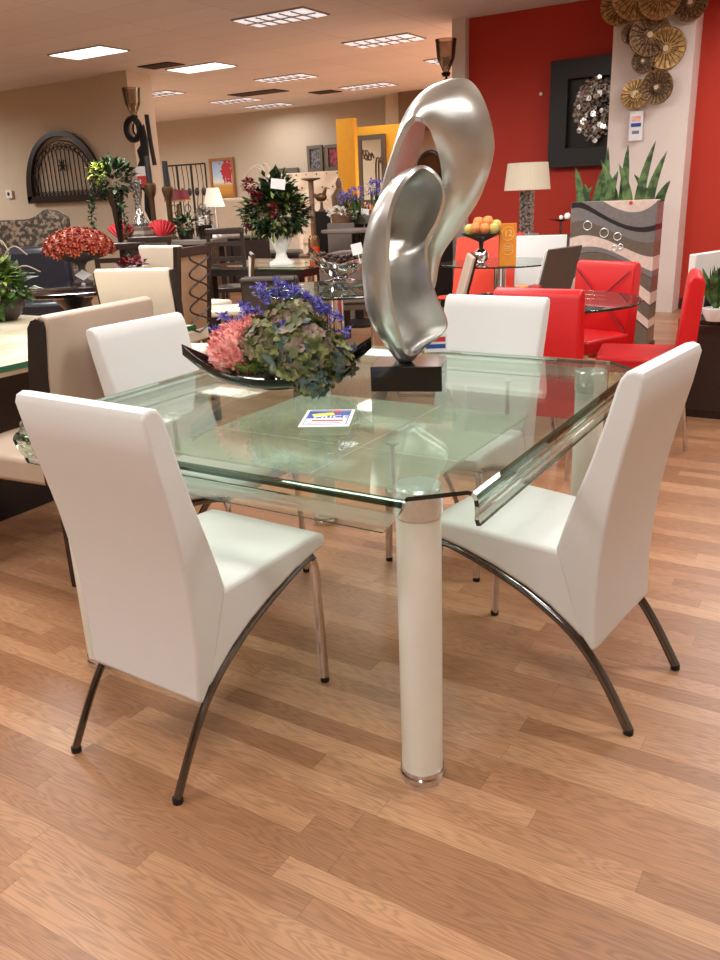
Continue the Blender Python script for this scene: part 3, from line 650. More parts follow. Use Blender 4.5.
# mottled sofa
p = at_d(14, 255, 10.6); t = thing('patterned_sofa', 'mottled brown sofa with high scalloped back at the far left', 'sofa', (p.x, p.y, 0), CAMROT)
g = MB()
pts = []
for i in range(41):
    u = -1 + i / 20; pts.append((u * .68, 1.22 + .10 * math.exp(-((abs(u) - .72) / .2) ** 2)))
g.prism([(-.68, .3)] + pts + [(.68, .3)], -.1, .1, axis='y'); g.build('backrest', 'patterned', t, bevel=.03, seg=3)
MB().box((0, -.42, .3), (1.3, .75, .4)).build('seat', 'patterned', t, bevel=.05, seg=3)
for s in (-1, 1): MB().box((s * .72, -.35, .38), (.16, .9, .56)).build('armrest', 'patterned', t, bevel=.05, seg=3)

# ------------------------------------------------------------------ arched wall grille
AX, AZ = -11.56, 1.42
t = thing('arched_wall_grille', 'arched dark wooden frame with iron scroll bars on the beige wall', 'wall decor', (AX, 9.74, AZ))
W_, H_ = .94, 1.08
def arc(sc_, n=32): return [(-math.cos(PI * i / n) * W_ * sc_[0], math.sin(PI * i / n) ** .85 * H_ * sc_[1] if 0 < i < n else 0) for i in range(n + 1)]
outer = arc((1, 1)); inner = arc((.85, .84)); n = len(outer); vs = []; fs = []
for y in (-.06, 0):
    vs += [(a, y, b) for a, b in outer] + [(a, y, b + .10) for a, b in inner]
for k in range(2):
    o_ = k * 2 * n
    for i in range(n - 1): fs.append((o_ + i, o_ + i + 1, o_ + n + i + 1, o_ + n + i))
for i in range(n - 1):
    fs.append((i, i + 1, 2 * n + i + 1, 2 * n + i)); fs.append((n + i, n + i + 1, 3 * n + i + 1, 3 * n + i))
g = MB().add(vs, fs); g.box((0, -.03, .05), (1.88, .06, .11)); g.build('arch_frame', 'darkwood', t, smooth=False)
g = MB()
for i in range(-7, 8):
    x = i * .1; h = math.sqrt(max(0, 1 - (x / .79) ** 2)) ** .85 * H_ * .82 * .80
    g.tube([(x, -.02, .1), (x, -.02, .1 + h)], .010, 6)
    c = Vector((x, -.02, .14))
    g.tube([c + Vector((.035 * math.cos(a), 0, .035 * math.sin(a))) for a in [k * PI / 5 for k in range(10)]], .007, 5, closed=True)
    if abs(i) < 8:
        c = Vector((x, -.02, .1 + h + .04)); g.tube([c + Vector((.045 * math.cos(a), 0, .045 * math.sin(a))) for a in [k * PI / 5 for k in range(10)]], .008, 5, closed=True)
for sc2 in (.80, .72): g.tube([(a, -.02, .1 + b) for a, b in arc((sc2, sc2 * .97))], .010, 6)
for a0 in range(8):
    a = a0 * PI / 4; g.tube([(0, -.02, .56), (math.cos(a) * .09, -.02, .56 + math.sin(a) * .12)], [.018, .008], 6)
g.build('iron_scrollwork', 'iron', t)
p = at_v(9, 194, 9.74); t = thing('wall_switch', 'white switch plate on the beige wall left of the arched grille', 'switch', p)
MB().box((0, 0, 0), (.16, .015, .14)).build('plate', 'ceramic', t, bevel=.004); MB().box((0, -.012, 0), (.04, .015, .05)).build('toggle', 'darkwood', t)

# ------------------------------------------------------------------ sconces
def sconce(loc, label, s=1., side=1):
    t = thing('wall_sconce', label, 'sconce', loc)
    MB().lathe([(.03 * s, 0), (.045 * s, .03 * s), (.09 * s, .12 * s), (.105 * s, .26 * s), (.112 * s, .30 * s), (.106 * s, .30 * s), (.098 * s, .26 * s), (.082 * s, .12 * s), (.02 * s, .03 * s)], n=24).build('glass_cup', 'sconceglass', t)
    g = MB(); g.lathe([(.035 * s, -.04 * s), (.05 * s, -.01 * s), (.035 * s, 0)], n=16)
    g.tube(cr([(0, 0, -.03 * s), (0, .0, -.07 * s), (-side * .09 * s, .06 * s, -.10 * s), (-side * .14 * s, .1 * s, -.18 * s), (-side * .09 * s, .14 * s, -.27 * s)], 5), .012 * s, 6)
    g.build('scroll_arm', 'iron', t)
    MB().lathe([(.035 * s, .03 * s), (.035 * s, .13 * s), (.005, .13 * s)], n=14).build('candle', 'palecandle', t)
    return t
p = at_d(134, 115, 13.55); sconce(p, 'glass cup sconce with iron arm high on the left pillar', 1.2, 1)
p = at_d(446, 72, 10.35); sconce(p, 'smoky glass cup sconce beside the white post of the red wall', 1.1, 1)
# iron ornament below left sconce
p = at_d(136, 128, 13.45)
t = thing('iron_wall_ornament', 'black iron scroll ornament hanging on the left pillar below the sconce', 'wall decor', p); t.scale = (.85, 1, .85)
g = MB()
g.tube([Vector((-.05 + .16 * math.cos(a), -.02, -.02 + .17 * math.sin(a))) for a in [k * PI / 10 for k in range(20)]], .05, 8, closed=True)
g.build('iron_ring', 'iron', t)
g = MB()
sil = [(.10, -.1), (.22, .05), (.26, -.2), (.25, -.7), (.20, -1.0), (.22, -1.3), (.12, -1.55), (.02, -1.35), (.06, -1.05), (-.05, -.92), (.06, -.78), (-.06, -.66), (.04, -.52), (.0, -.36), (.10, -.28)]
g.prism(sil, -.05, 0, axis='y'); g.build('scroll_plate', 'iron', t, bevel=.02)
MB().tube([(.34, -.05, .18), (.36, -.05, -.25), (.40, -.05, -.62)], .035, 8).build('iron_rod', 'iron', t)
p = at_d(141, 176, 13.1); t = thing('hanging_tag', 'white and red paper tag hanging on the iron pillar ornament', 'tag', p, CAMROT)
MB().box((0, 0, .06), (.14, .004, .14)).build('white_sheet', 'paper', t, smooth=False); MB().box((.01, -.004, -.08), (.13, .004, .16), 0).build('red_sheet', 'redink', t, smooth=False)
# tall black vase with flowers
p = at_d(122, 250, 9.0); vz = .76
t = thing('tall_vase', 'tall black trumpet vase of dark greens and pale green hydrangea', 'vase', (p.x, p.y, .60))
top = at_d(121, 190, 9.4).z - .60
MB().lathe([(.10, 0), (.10, .02), (.03, .05), (.028, top * .45), (.05, top * .8), (.11, top)], n=20).build('vase_body', 'blackg', t)
foliage(MB(), (0, 0, top + .10), .20, 260, .10, .05, 21, sq=.8).build('foliage', 'leafd', t, recalc=False)
g = MB(); foliage(g, (-.06, -.14, top + .16), .08, 90, .05, .04, 22); g.build('pale_bloom', mat('lime_petal', (196, 206, 110), .6), t, recalc=False)
g = MB()
for s, x in ((1, -.22), (2, .16)):
    pts = cr([(x * .6, -.08, top + .02), (x * 1.1, -.1, top - .15), (x * 1.3, -.1, top - .42), (x * 1.5, -.1, top - .62)], 6); g.tube(pts, .004, 4)
    for q in pts[4:]: foliage(g, q, .02, 7, .05, .035, int(q.z * 1000))
g.build('trailing_vine', 'leafd', t, recalc=False)
p2 = p
t = thing('plant_stand', 'black round stand under the tall trumpet vase', 'stand', (p.x, p.y, 0))
MB().lathe([(.14, .57), (.14, .60)], n=24).build('stand_top', 'black', t); MB().lathe([(.16, 0), (.16, .03), (.03, .06), (.03, .57)], n=16).build('stand_column', 'black', t)

# dark ladder back chairs
def ladder_chair(label, px, py, D, h, rz, group='dark wooden ladder back chairs', w=.42):
    q = at_d(px, py, D); t = thing('ladder_chair', label, 'chair', (q.x, q.y, 0), rz, group)
    for s in (-1, 1):
        MB().prism([(-.02, 0), (.02, 0), (.02, .5), (-.03, h), (-.06, h), (-.02, .5)], s * w / 2 - .018, s * w / 2 + .018).build('back_post', 'darkwood', t, smooth=False)
        MB().box((s * (w / 2 - .01), .40, .23), (.035, .035, .46)).build('leg', 'darkwood', t, smooth=False)
    for z in (.62, .76, .90): MB().box((0, -.02 - (z - .5) * .05, z * h / 1.05), (w, .02, .04)).build('slat', 'darkwood', t, smooth=False)
    MB().box((0, -.045, h - .03), (w + .05, .035, .06)).build('top_rail', 'darkwood', t, bevel=.01)
    MB().box((0, .2, .47), (w, .44, .05)).build('seat', 'darkwood', t, bevel=.01)
    return t
ladder_chair('dark ladder back chair between the red flower bowl and the vase vines', 122, 262, 7.8, 1.02, .55)
ladder_chair('dark ladder back chair partly behind the first, nearer the red napkins', 152, 252, 8.45, 1.04, .6, w=.36)
ladder_chair('tall dark slatted chair left of the plant in the white urn', 228, 262, 8.65, 1.08, .5, w=.34)

# red flowers behind cream chair
p = at_d(132, 268, 7.35); o = foliage(MB(), (0, 0, 0), .11, 120, .05, .04, 31, sq=.3).build('red_petals', 'crimson', recalc=False, loc=(p.x, p.y, .86)); 
t = thing('flower_dish', 'low white dish of red flowers behind the cream chair', 'dish', (p.x, p.y, .76)); MB().lathe([(.06, 0), (.12, .05), (.13, .08), (.11, .08), (.05, .02)], n=20).build('dish_body', 'ceramic', t); o.parent = t; o.location = (0, 0, .10)
t = thing('side_table', 'dark side table under the dish of red flowers', 'table', (p.x, p.y, 0)); MB().lathe([(.16, .735), (.16, .76)], n=24).build('table_top', 'blackg', t); MB().lathe([(.12, 0), (.12, .03), (.03, .05), (.03, .735)], n=16).build('pedestal', 'black', t)

# ------------------------------------------------------------------ long table with napkins
P0 = Vector((-6.95, 6.62)); P1 = Vector((-5.98, 7.0)); mid = (P0 + P1) / 2; rzb = math.atan2(P1.y - P0.y, P1.x - P0.x); CB = Matrix.Rotation(rzb, 3, 'Z')
t = thing('console_table', 'long pale stone topped table set with red napkins', 'table', (mid.x, mid.y, 0), rzb)
MB().box((-.1, .18, .925), (1.06, .50, .05)).build('table_top', 'greystone', t, bevel=.006)
for sx in (-1, 1):
    for y in (-.02, .38): MB().box((-.1 + sx * .48, y, .45), (.06, .06, .9)).build('leg', 'darkwood', t, smooth=False)
MB().box((-.1, .18, .86), (.95, .4, .08)).build('apron', 'darkwood', t, smooth=False)
def on_bar(x, y): q = CB @ Vector((x, y, 0)); return Vector((mid.x + q.x, mid.y + q.y, .95))
def napkin(x, y, label, s=1):
    g = MB(); vs = []; n = 16
    for k in range(n + 1):
        a = -.9 + 1.9 * k / n; r = .19 * s
        vs.append((math.sin(a) * r, .03 * math.cos(k * PI), .02 + math.cos(a) * r * 1.0))
    vs.append((0, 0, 0)); fs = [(k, k + 1, n + 1) for k in range(n)]
    o = g.add(vs, fs).build('napkin', 'redcloth', loc=on_bar(x, y)); o.rotation_euler.z = CAMROT; so = o.modifiers.new('thick', 'SOLIDIFY'); so.thickness = .008
    tag(o, label, 'napkin')
napkin(-.62, .0, 'folded red fan napkin at the left end of the long table'); napkin(-.2, .1, 'folded red fan napkin in the middle of the long table', 1.05)
for k in range(4):
    o = MB().box((0, 0, 0), (.30 - .02 * k, .18, .035)).build('place_mat_stack', 'greystone' if k % 2 else 'birch', loc=on_bar(-.42, .08) + Vector((0, 0, .02 + .037 * k))); o.name = 'flat_box'; tag(o, 'flat grey box stacked between the two red napkins', 'box', 'flat boxes between the napkins')
def small_vase(loc, prof, m, label, name='vase', cat='vase', sc_=1):
    o = MB().lathe([(r * sc_, z * sc_) for r, z in prof], n=20).build(name, m, loc=loc); return tag(o, label, cat)
small_vase(on_bar(-.52, .3), [(.05, 0), (.05, .02), (.09, .10), (.10, .18), (.05, .26), (.035, .40), (.05, .46), (.07, .62), (.07, .64)], 'mercury', 'tall mottled glass vase at the left end of the long table')
for k, (px, py, hh) in enumerate([(155, 205, .5), (163, 200, .34)]):
    q = on_bar(-.40 + .20 * k, .40)
    zt = at_d(154 + 7 * k, 155 - 8 * k * 0 + 6 * k, 9.8).z
    t = thing('candle_holder', ['tall black candle holder left of its pair behind the red napkins', 'black candle holder with stone cup, right one of the pair'][k], 'candle holder', q)
    hh = zt - .95
    MB().lathe([(.06, 0), (.06, .02), (.025, .05), (.03, hh * .5), (.05, hh * .55), (.065, hh * .62), (.065, hh * .66), (.05, hh * .68)], n=16).build('holder_body', 'bronze', t)
    MB().lathe([(.035, hh * .68), (.03, hh)], n=12).build('black_candle', 'blackm', t)
t = thing('potted_greens', 'small dark vase of greens and white blossoms on the long table', 'plant', on_bar(.30, .1)); MB().lathe([(.07, 0), (.08, .14), (.06, .15)], n=16).build('vase_body', 'blackg', t); foliage(MB(), (0, 0, .22), .09, 80, .06, .04, 41).build('foliage', 'greystone', t, recalc=False)
t = thing('potted_greens', 'low dark green foliage between the red napkin and the white blossoms', 'plant', on_bar(0, .3)); MB().lathe([(.07, 0), (.09, .08), (.08, .09)], n=16).build('pot', 'darkwood', t); foliage(MB(), (0, 0, .15), .13, 140, .08, .04, 42, sq=.6).build('foliage', 'leafd', t, recalc=False)
# small table lamp red/brown behind
p = at_d(178, 204, 11.5); t = thing('table_lamp', 'table lamp with dark red shade in front of the iron screen', 'lamp', (p.x, p.y, .8)); zs = p.z - .8
MB().lathe([(.10, 0), (.10, .02), (.03, .06), (.05, .2), (.02, zs)], n=16).build('lamp_base', 'bronze', t); MB().lathe([(.17, zs + .05), (.13, zs + .17)], n=24).build('lamp_shade', 'crimson', t)
MB().lathe([(.168, zs + .03), (.171, zs + .05)], n=24).build('shade_trim', 'gold', t)
t = thing('console_table', 'dark console under the dark red shaded lamp', 'table', (p.x, p.y, 0), CAMROT); MB().box((0, 0, .775), (1.0, .4, .05)).build('table_top', 'darkwood', t)
MB().box((0, 0, .37), (.9, .36, .74)).build('cabinet_body', 'darkwood', t)
# iron screen
p = at_v(187, 200, 14.6); t = thing('iron_screen', 'tall black iron folding screen with scrolls and medallions', 'screen', (p.x, p.y, 0))
for k in (-1, 0, 1):
    g = MB(); x0 = k * .42; hgt = 2.12
    for xx in (x0 - .2, x0 + .2): g.tube([(xx, 0, 0), (xx, 0, hgt)], .018, 6)
    for zz in (.1, hgt): g.tube([(x0 - .2, 0, zz), (x0 + .2, 0, zz)], .018, 6)
    for xx in (x0 - .07, x0 + .07): g.tube(cr([(xx, 0, .1), (xx + .05, 0, .6), (xx - .05, 0, 1.2), (xx + .03, 0, 1.7), (xx, 0, hgt)], 5), .010, 5)
    for xx in (x0 - .1, x0 + .1): g.ball((xx, 0, 1.55), .07, 10, 6, sc_=(1, .3, 1.3))
    for zz in (.4, .8, 1.2): g.tube([(x0 + .09 * math.cos(a), 0, zz + .09 * math.sin(a)) for a in [i * PI / 6 for i in range(12)]], .010, 5, closed=True)
    g.build('screen_panel', 'iron', t)
# painting
def picture(px0, py0, px1, py1, v, name, label, fm, art, fw=.06, cat='picture'):
    a = at_v(px0, py0, v); b = at_v(px1, py1, v); w_ = b.x - a.x; h_ = a.z - b.z
    t = thing(name, label, cat, ((a.x + b.x) / 2, v, b.z))
    g = MB()
    for sx in (-1, 1): g.box((sx * (w_ / 2 - fw / 2), 0, h_ / 2), (fw, .05, h_))
    for zz in (fw / 2, h_ - fw / 2): g.box((0, 0, zz), (w_ - 2 * fw, .05, fw))
    g.build('picture_frame', fm, t, smooth=False)
    o = MB().box((0, 0, .5), (1, .01, 1)).build('artwork', art, t, smooth=False); o.scale = (w_ - 2 * fw, 1, h_ - 2 * fw); o.location = (0, .01, fw)
    return t
picture(209, 159, 237, 205, 15.95, 'framed_painting', 'gold framed landscape painting with a crimson tree on the far wall', 'goldframe', 'landscape')
picture(307, 146, 323.5, 171, 15.95, 'framed_picture', 'black framed grey figure print, left one of the pair on the far wall', 'picframe', 'darkart', .07)
picture(325.5, 145, 342, 170, 15.95, 'framed_picture', 'black framed picture with a crimson figure beside the mustard partition', 'picframe', 'redart', .07)
picture(274, 169, 299, 184, 15.95, 'wall_mirror', 'pewter framed low mirror above the plant in the white urn', 'picframe', 'mirror', .12, 'mirror')
t = picture(357, 136, 387, 204, 14.70, 'wall_mirror', 'tall pewter framed mirror on the mustard wall', 'picframe', 'mirror', .09, 'mirror')
g = MB(); g.tube(cr([(-.15, -.05, .85), (-.10, -.05, .95), (-.17, -.05, 1.0), (-.12, -.05, .85), (-.05, -.05, .83), (-.03, -.05, .95), (.02, -.05, .85)], 5), .015, 5); g.tube(cr([(.12, -.05, .2), (.12, -.05, .75), (.18, -.05, .85), (.24, -.05, .75)], 5), .018, 5)
g.build('reflected_scroll', 'bronze', t)
pm = at_v(431, 152, 15.95); t = thing('arched_wall_mirror', 'dark framed arched mirror seen through the opening of the silver sculpture', 'mirror', (pm.x, 15.94, pm.z))
ar = [(-.26, -1.1)] + [(-.26 * math.cos(PI * i / 12), -.28 + .28 * math.sin(PI * i / 12)) for i in range(13)] + [(.26, -1.1)]
MB().prism(ar, -.02, 0, axis='y').build('mirror_pane', 'bronze', t); MB().tube([(a, -.02, b) for a, b in ar], .045, 8, closed=True).build('mirror_frame', 'darkwood', t)
# white lamp + cabinet
p = at_d(219, 233, 13.2); zb = .82
t = thing('cabinet', 'dark cabinet under the white shaded lamp', 'cabinet', (p.x + .15, p.y + .1, 0), CAMROT + .1)
MB().box((0, 0, .40), (1.15, .42, .80)).build('carcass', 'black', t, bevel=.005); MB().box((0, 0, .81), (1.22, .46, .03)).build('top_slab', 'greystone', t)
for s in (-1, 1): d_ = MB().box((s * .28, -.215, .42), (.52, .02, .68)).build('door', 'darkwood', t, bevel=.004); MB().ball((s * .06, -.235, .45), .015).build('knob', 'brushed', d_)
t = thing('table_lamp', 'small table lamp with bright white cone shade near the painting', 'lamp', (p.x, p.y - .05, zb + .005)); z0 = at_d(218, 207, 13.2).z - zb; z1 = at_d(218, 188, 13.2).z - zb
MB().lathe([(.08, 0), (.08, .02), (.02, .04), (.018, z0 + .05)], n=14).build('lamp_base', 'brushed', t); MB().lathe([(.16, z0), (.09, z1)], n=24).build('lamp_shade', 'shadew', t)
p = at_d(207, 236, 10.5); t0 = thing('side_table', 'small dark pedestal table holding the white swan vase', 'table', (p.x, p.y, 0)); MB().lathe([(.22, .82), (.22, .85)], n=20).build('table_top', 'black', t0); MB().lathe([(.14, 0), (.14, .03), (.03, .05), (.03, .82)], n=14).build('pedestal', 'black', t0)
g = MB(); g.tube(cr([(.12, 0, .04), (.03, 0, .03), (-.04, 0, .10), (-.07, 0, .22), (-.02, 0, .31), (.03, 0, .27)], 6), [.05, .055, .06, .062, .064, .065, .064, .062, .06, .056, .052, .05, .047, .044, .042, .04, .038, .036, .035, .034, .034, .034, .033, .032, .031, .030, .028, .026, .024, .02, .015], 10)
tag(g.build('swan_vase', 'ceramic', loc=(p.x, p.y, .87)), 'glossy white curved vase like a swan neck', 'vase')

# tufted headboard
p = at_v(318, 205, 15.2); t = thing('tufted_headboard', 'ivory tufted headboard against the far wall below the pictures', 'headboard', (p.x, 15.3, 0)); hh = at_v(318, 172, 15.2).z
g = MB(); n_ = 40; m_ = 30; vs = []; fs = []; ww = 1.3
for j in range(m_ + 1):
    for i in range(n_ + 1):
        x = -ww + 2 * ww * i / n_; z = .4 + (hh - .4) * j / m_; u = x / .26; v = z / .26
        vs.append((x, -.06 - .05 * abs(math.cos((u + v) * PI / 2) * math.cos((u - v) * PI / 2)) ** .6, z))
for j in range(m_):
    for i in range(n_): q = j * (n_ + 1) + i; fs.append((q, q + 1, q + n_ + 2, q + n_ + 1))
g.add(vs, fs).build('tufted_panel', 'tuft', t, flatang=80, recalc=False)
MB().box((0, .02, hh / 2), (2 * ww + .06, .1, hh + .02)).build('headboard_frame', 'tuft', t, bevel=.02)
g = MB()
for j in range(5):
    for i in range(-4, 5): g.ball((i * .26 + (.13 if j % 2 else 0), -.10, .75 + j * .26), .018, 6, 4)
g.build('tufting_buttons', 'bronze', t); t_ = [o for o in bpy.data.objects if o.name.startswith('tufting')][0]; t_['kind'] = 'stuff'
p = at_d(258, 206, 15.2); t = thing('tufted_sofa', 'ivory high back sofa half hidden behind the plant in the white urn', 'sofa', (p.x, p.y, 0), CAMROT)
MB().box((0, 0, .90), (1.5, .2, .95)).build('backrest', 'tuft', t, bevel=.06, seg=3); MB().box((0, -.4, .26), (1.5, .8, .44)).build('seat', 'black', t, bevel=.05, seg=3)

# ------------------------------------------------------------------ urn table with plant
t = thing('dining_table', 'dark table with pale glass top under the plant in the white urn', 'table', (-4.86, 6.45, 0), .02)
MB().box((0, 0, .75), (1.16, .90, .018)).build('glass_top', 'thinglass', t, smooth=False); MB().box((0, 0, .70), (1.13, .88, .06)).build('table_frame', 'black', t, smooth=False)
MB().box((.05, .0, .7375), (.9, .7, .005)).build('pale_inlay', 'marble', t, smooth=False)
for sx in (-1, 1):
    for sy in (-1, 1): MB().box((sx * .50, sy * .38, .335), (.07, .07, .67)).build('leg', 'black', t, smooth=False)
ub = at_z(282, 264, .76)
t = thing('urn_arrangement', 'white pedestal urn filled with bushy dark greens and crimson blooms', 'plant', (ub.x, ub.y, .76))
k_ = 8.0 / 820
MB().lathe([(.115, 0), (.115, .02), (.06, .05), (.045, .10), (.07, .15), (.105, .22), (.125, .34), (.145, .37), (.12, .37), (.09, .25)], n=24).build('urn_body', 'ceramic', t)
zc = at_d(277, 212, 8.15).z - .76
g = foliage(MB(), (-.04, 0, zc), .31, 1100, .085, .045, 51, sq=.62, up=.1); foliage(g, (0, 0, zc + .17), .17, 300, .08, .04, 52)
g.build('foliage', 'leafd', t, recalc=False)
foliage(MB(), (-.02, 0, zc - .02), .32, 260, .07, .035, 53, sq=.66).build('light_foliage', 'leafl', t, recalc=False)
for (x, z) in [(.13, .02), (-.16, -.08), (-.02, .13), (-.13, .24)]:
    q = MB(); foliage(q, (x, -.28 + abs(x) * .3, zc + z), .05, 80, .04, .03, int(100 * x + 900 * z) + 7); q.build('crimson_bloom', 'crimson', t, recalc=False)
p = at_d(278, 184, 7.6); o = MB().box((0, 0, 0), (.125, .003, .085)).build('price_tag', 'paper', smooth=False, loc=p); o.rotation_euler = (0, .15, CAMROT); tag(o, 'white card tucked in the top of the urn foliage', 'tag')
g = MB()
for (px, py) in [(250, 168), (243, 180), (262, 165)]:
    q = at_d(px, py, 8.3) - Vector((ub.x, ub.y, .76)); g.tube(cr([(0, 0, .5), (q.x / 2, q.y / 2, .85), q], 5), .004, 4)
g.build('bare_twigs', 'birch', t)
# metallic and dark chairs around lattice chair
def cross_chair(label, px, py, D, rz):
    q = at_d(px, py, D); t = thing('dining_chair', label, 'chair', (q.x, q.y, 0), rz)
    MB().box((0, 0, .47), (.42, .42, .05)).build('seat', 'cream', t, bevel=.015)
    for s in (-1, 1):
        MB().tube([(s * .2, -.22, 0), (s * .2, -.2, .45), (s * .19, -.26, .92)], .014, 8).build('back_post', 'bronze', t); MB().tube([(s * .2, .2, 0), (s * .2, .19, .46)], .014, 8).build('leg', 'bronze', t)
    g = MB(); g.tube([(-.19, -.21, .50), (.19, -.25, .88)], .012, 6); g.tube([(.19, -.21, .50), (-.19, -.25, .88)], .012, 6); g.tube([(-.19, -.26, .91), (.19, -.26, .91)], .014, 6); g.build('cross_brace', 'brushed', t)
    return t
cross_chair('bronze cross back chair with pale seat right of the lattice chair', 224, 300, 7.0, 2.3)
q = at_z(268, 300, .5); 
q = at_d(270, 300, 6.15); parsons('dining_chair', 'brown low chair back just behind the violet flowers', mat('dark_brown_leatherette', (70, 60, 54), .5), .42, .80, (q.x, q.y, 0), .45, sidemat='darkwood', depth=.42)

# ------------------------------------------------------------------ round glass table with silver leaf bowl
gx, gy = -3.02, 4.62
t = thing('dining_table', 'round clear glass table behind the violet flowers on a taupe block base', 'table', (gx, gy, 0))
MB().lathe([(.54, .745), (.545, .75), (.545, .755), (.54, .76)], n=56).build('glass_top', ['thinglass'], t)
MB().tube([(0.548 * math.cos(a), 0.548 * math.sin(a), .754) for a in [i * PI / 28 for i in range(56)]], .0055, 6, closed=True).build('glass_rim', 'darkedge', t)
MB().box((.05, -.05, .12), (.55, .55, .24), .4).build('base_block', 'greystone', t, bevel=.006); MB().lathe([(.05, .24), (.05, .745)], n=20).build('column', 'chrome', t)
sb = at_z(341, 281, .76)
t = thing('leaf_bowl', 'polished silver curled leaf bowl full of dark balls', 'bowl', (sb.x, sb.y, .76), CAMROT + .1)
MB().lathe([(.085, 0), (.085, .008), (.04, .02), (.05, .045)], n=24, sx=1.3).build('bowl_foot', 'chrome', t)
vs = []; fs = []; n = 26; k = 11
for L in (0, 1):
    for i in range(n + 1):
        tt = -1 + 2 * i / n; x = tt * .22; e = abs(tt); wy = .13 * (1 - e ** 2.4) ** .7 + .006; rim = .13 + .11 * e ** 2.2 * (1.15 if tt < 0 else .9); bot = .03 + .15 * e ** 2.4
        for j in range(k):
            a = PI * j / (k - 1); vs.append((x, -math.cos(a) * (wy - L * .004) * (1 + .08 * math.sin(5 * a)), rim - math.sin(a) * (rim - bot - L * .005) + .012 * math.sin(4 * a + 6 * tt)))
S = (n + 1) * k
for i in range(n):
    for j in range(k - 1): q = i * k + j; fs.append((q, q + 1, q + k + 1, q + k)); fs.append((S + q, S + q + k, S + q + k + 1, S + q + 1))
    for j in (0, k - 1): q = i * k + j; fs.append((q, q + k, S + q + k, S + q))
MB().add(vs, fs).build('bowl_body', 'chrome', t, flatang=60)
rnd = random.Random(4); CBW = Matrix.Rotation(CAMROT + .1, 3, 'Z'); b0 = None
for k in range(34):
    x = -.15 + .3 * ((k * .618) % 1); y = -.075 + .15 * ((k * .377) % 1); z = .135 + .04 * abs(x / .15) + (.025 if k % 3 == 0 else 0) - .10 * y * y / .006 * .12
    pos = Vector((sb.x, sb.y, .76)) + CBW @ Vector((x, y, z))
    if b0 is None: b0 = MB().ball((0, 0, 0), .021, 12, 8).build('decorative_ball', 'berry'); tag(b0, 'dark brown shiny ball heaped in the silver leaf bowl', 'ball', 'dark balls in the silver bowl'); o = b0
    else: o = b0.copy(); col.objects.link(o)
    o.location = pos
# candle stand, black cubes, grey round table, flower pots
p = at_d(314, 240, 9.0); zt = at_d(313, 178, 9.0).z
t = thing('pillar_candlestick', 'very tall thin brown bamboo candlestick right of the urn plant', 'candlestick', (p.x, p.y, .76)); zt -= .76
MB().lathe([(.09, 0), (.09, .015), (.035, .05), (.028, .1), (.026, zt * .5), (.03, zt * .51), (.026, zt * .52), (.028, zt - .03), (.10, zt - .012), (.10, zt)], n=18).build('candlestick_body', 'midwood', t)
t = thing('side_table', 'small round brown table under the tall candlestick', 'table', (p.x, p.y, 0)); MB().lathe([(.16, .72), (.17, .74), (.17, .76)], n=24).build('table_top', 'midwood', t)
for k in range(3): a = k * 2.1 + .4; MB().tube([(.14 * math.cos(a), .14 * math.sin(a), 0), (.10 * math.cos(a), .10 * math.sin(a), .72)], .018, 8).build('leg', 'midwood', t)
p = at_d(314, 243, 8.85); t = thing('hurricane_candle', 'clear glass hurricane with orange base in front of the candlestick', 'candle holder', (p.x, p.y + .0, .76)); 
MB().lathe([(.05, .0), (.055, .01), (.055, .09), (.05, .09), (.045, .02)], n=18).build('orange_base', 'orangeglass', t); MB().lathe([(.056, .09), (.06, .16), (.045, .20), (.04, .20), (.052, .15)], n=18).build('glass_cup', 'amber', t)
def cubestand(px, pyt, D, w_, label, m='black'):
    q = at_d(px, pyt, D); t = tag(MB().box((0, 0, q.z / 2), (w_, w_, q.z)).build('display_pedestal', m, bevel=.005, loc=(q.x, q.y, 0)), label, 'pedestal'); t.rotation_euler.z = CAMROT; return q
q = cubestand(322, 211, 10.0, .19, 'narrow black display pedestal beside the candlestick')
t = thing('bird_ornament', 'dark bird like twig ornament on the narrow black pedestal', 'ornament', (q.x, q.y, q.z)); MB().lathe([(.05, 0), (.02, .03), (.015, .10)], n=12).build('ornament_base', 'bronze', t); g = MB(); g.ball((0, 0, .15), .06, 10, 8, sc_=(1.3, .7, .8)); g.tube([(.03, 0, .17), (.07, 0, .25), (.12, 0, .24)], [.03, .015, .006], 6); g.tube([(-.05, 0, .15), (-.16, 0, .22)], [.03, .008], 6); g.build('bird_body', 'bronze', t)
q = cubestand(341, 223, 9.7, .30, 'wide grey display pedestal behind the grey round table', 'greystone')
t = thing('rose_basket', 'small brown basket of white roses on the wide grey pedestal', 'flowers', (q.x, q.y, q.z)); MB().lathe([(.10, 0), (.12, .10), (.10, .10)], n=16).build('basket', 'midwood', t)
for k in range(3): foliage(MB(), (-.09 + .08 * k, -.06, .12 + .02 * (k % 2)), .04, 50, .03, .03, 60 + k).build('rose_bloom', 'ceramic', t, recalc=False)
q = at_z(352, 234, .95); q = at_d(356, 229, 9.0); t = thing('dining_table', 'round grey table behind the silver leaf bowl', 'table', (q.x, q.y, 0)); 
MB().lathe([(.36, q.z - .03), (.37, q.z - .02), (.37, q.z)], n=36).build('table_top', 'greystone', t); MB().lathe([(.25, 0), (.25, .03), (.05, .07), (.05, q.z - .03)], n=20).build('pedestal', 'black', t); QZ = q.z
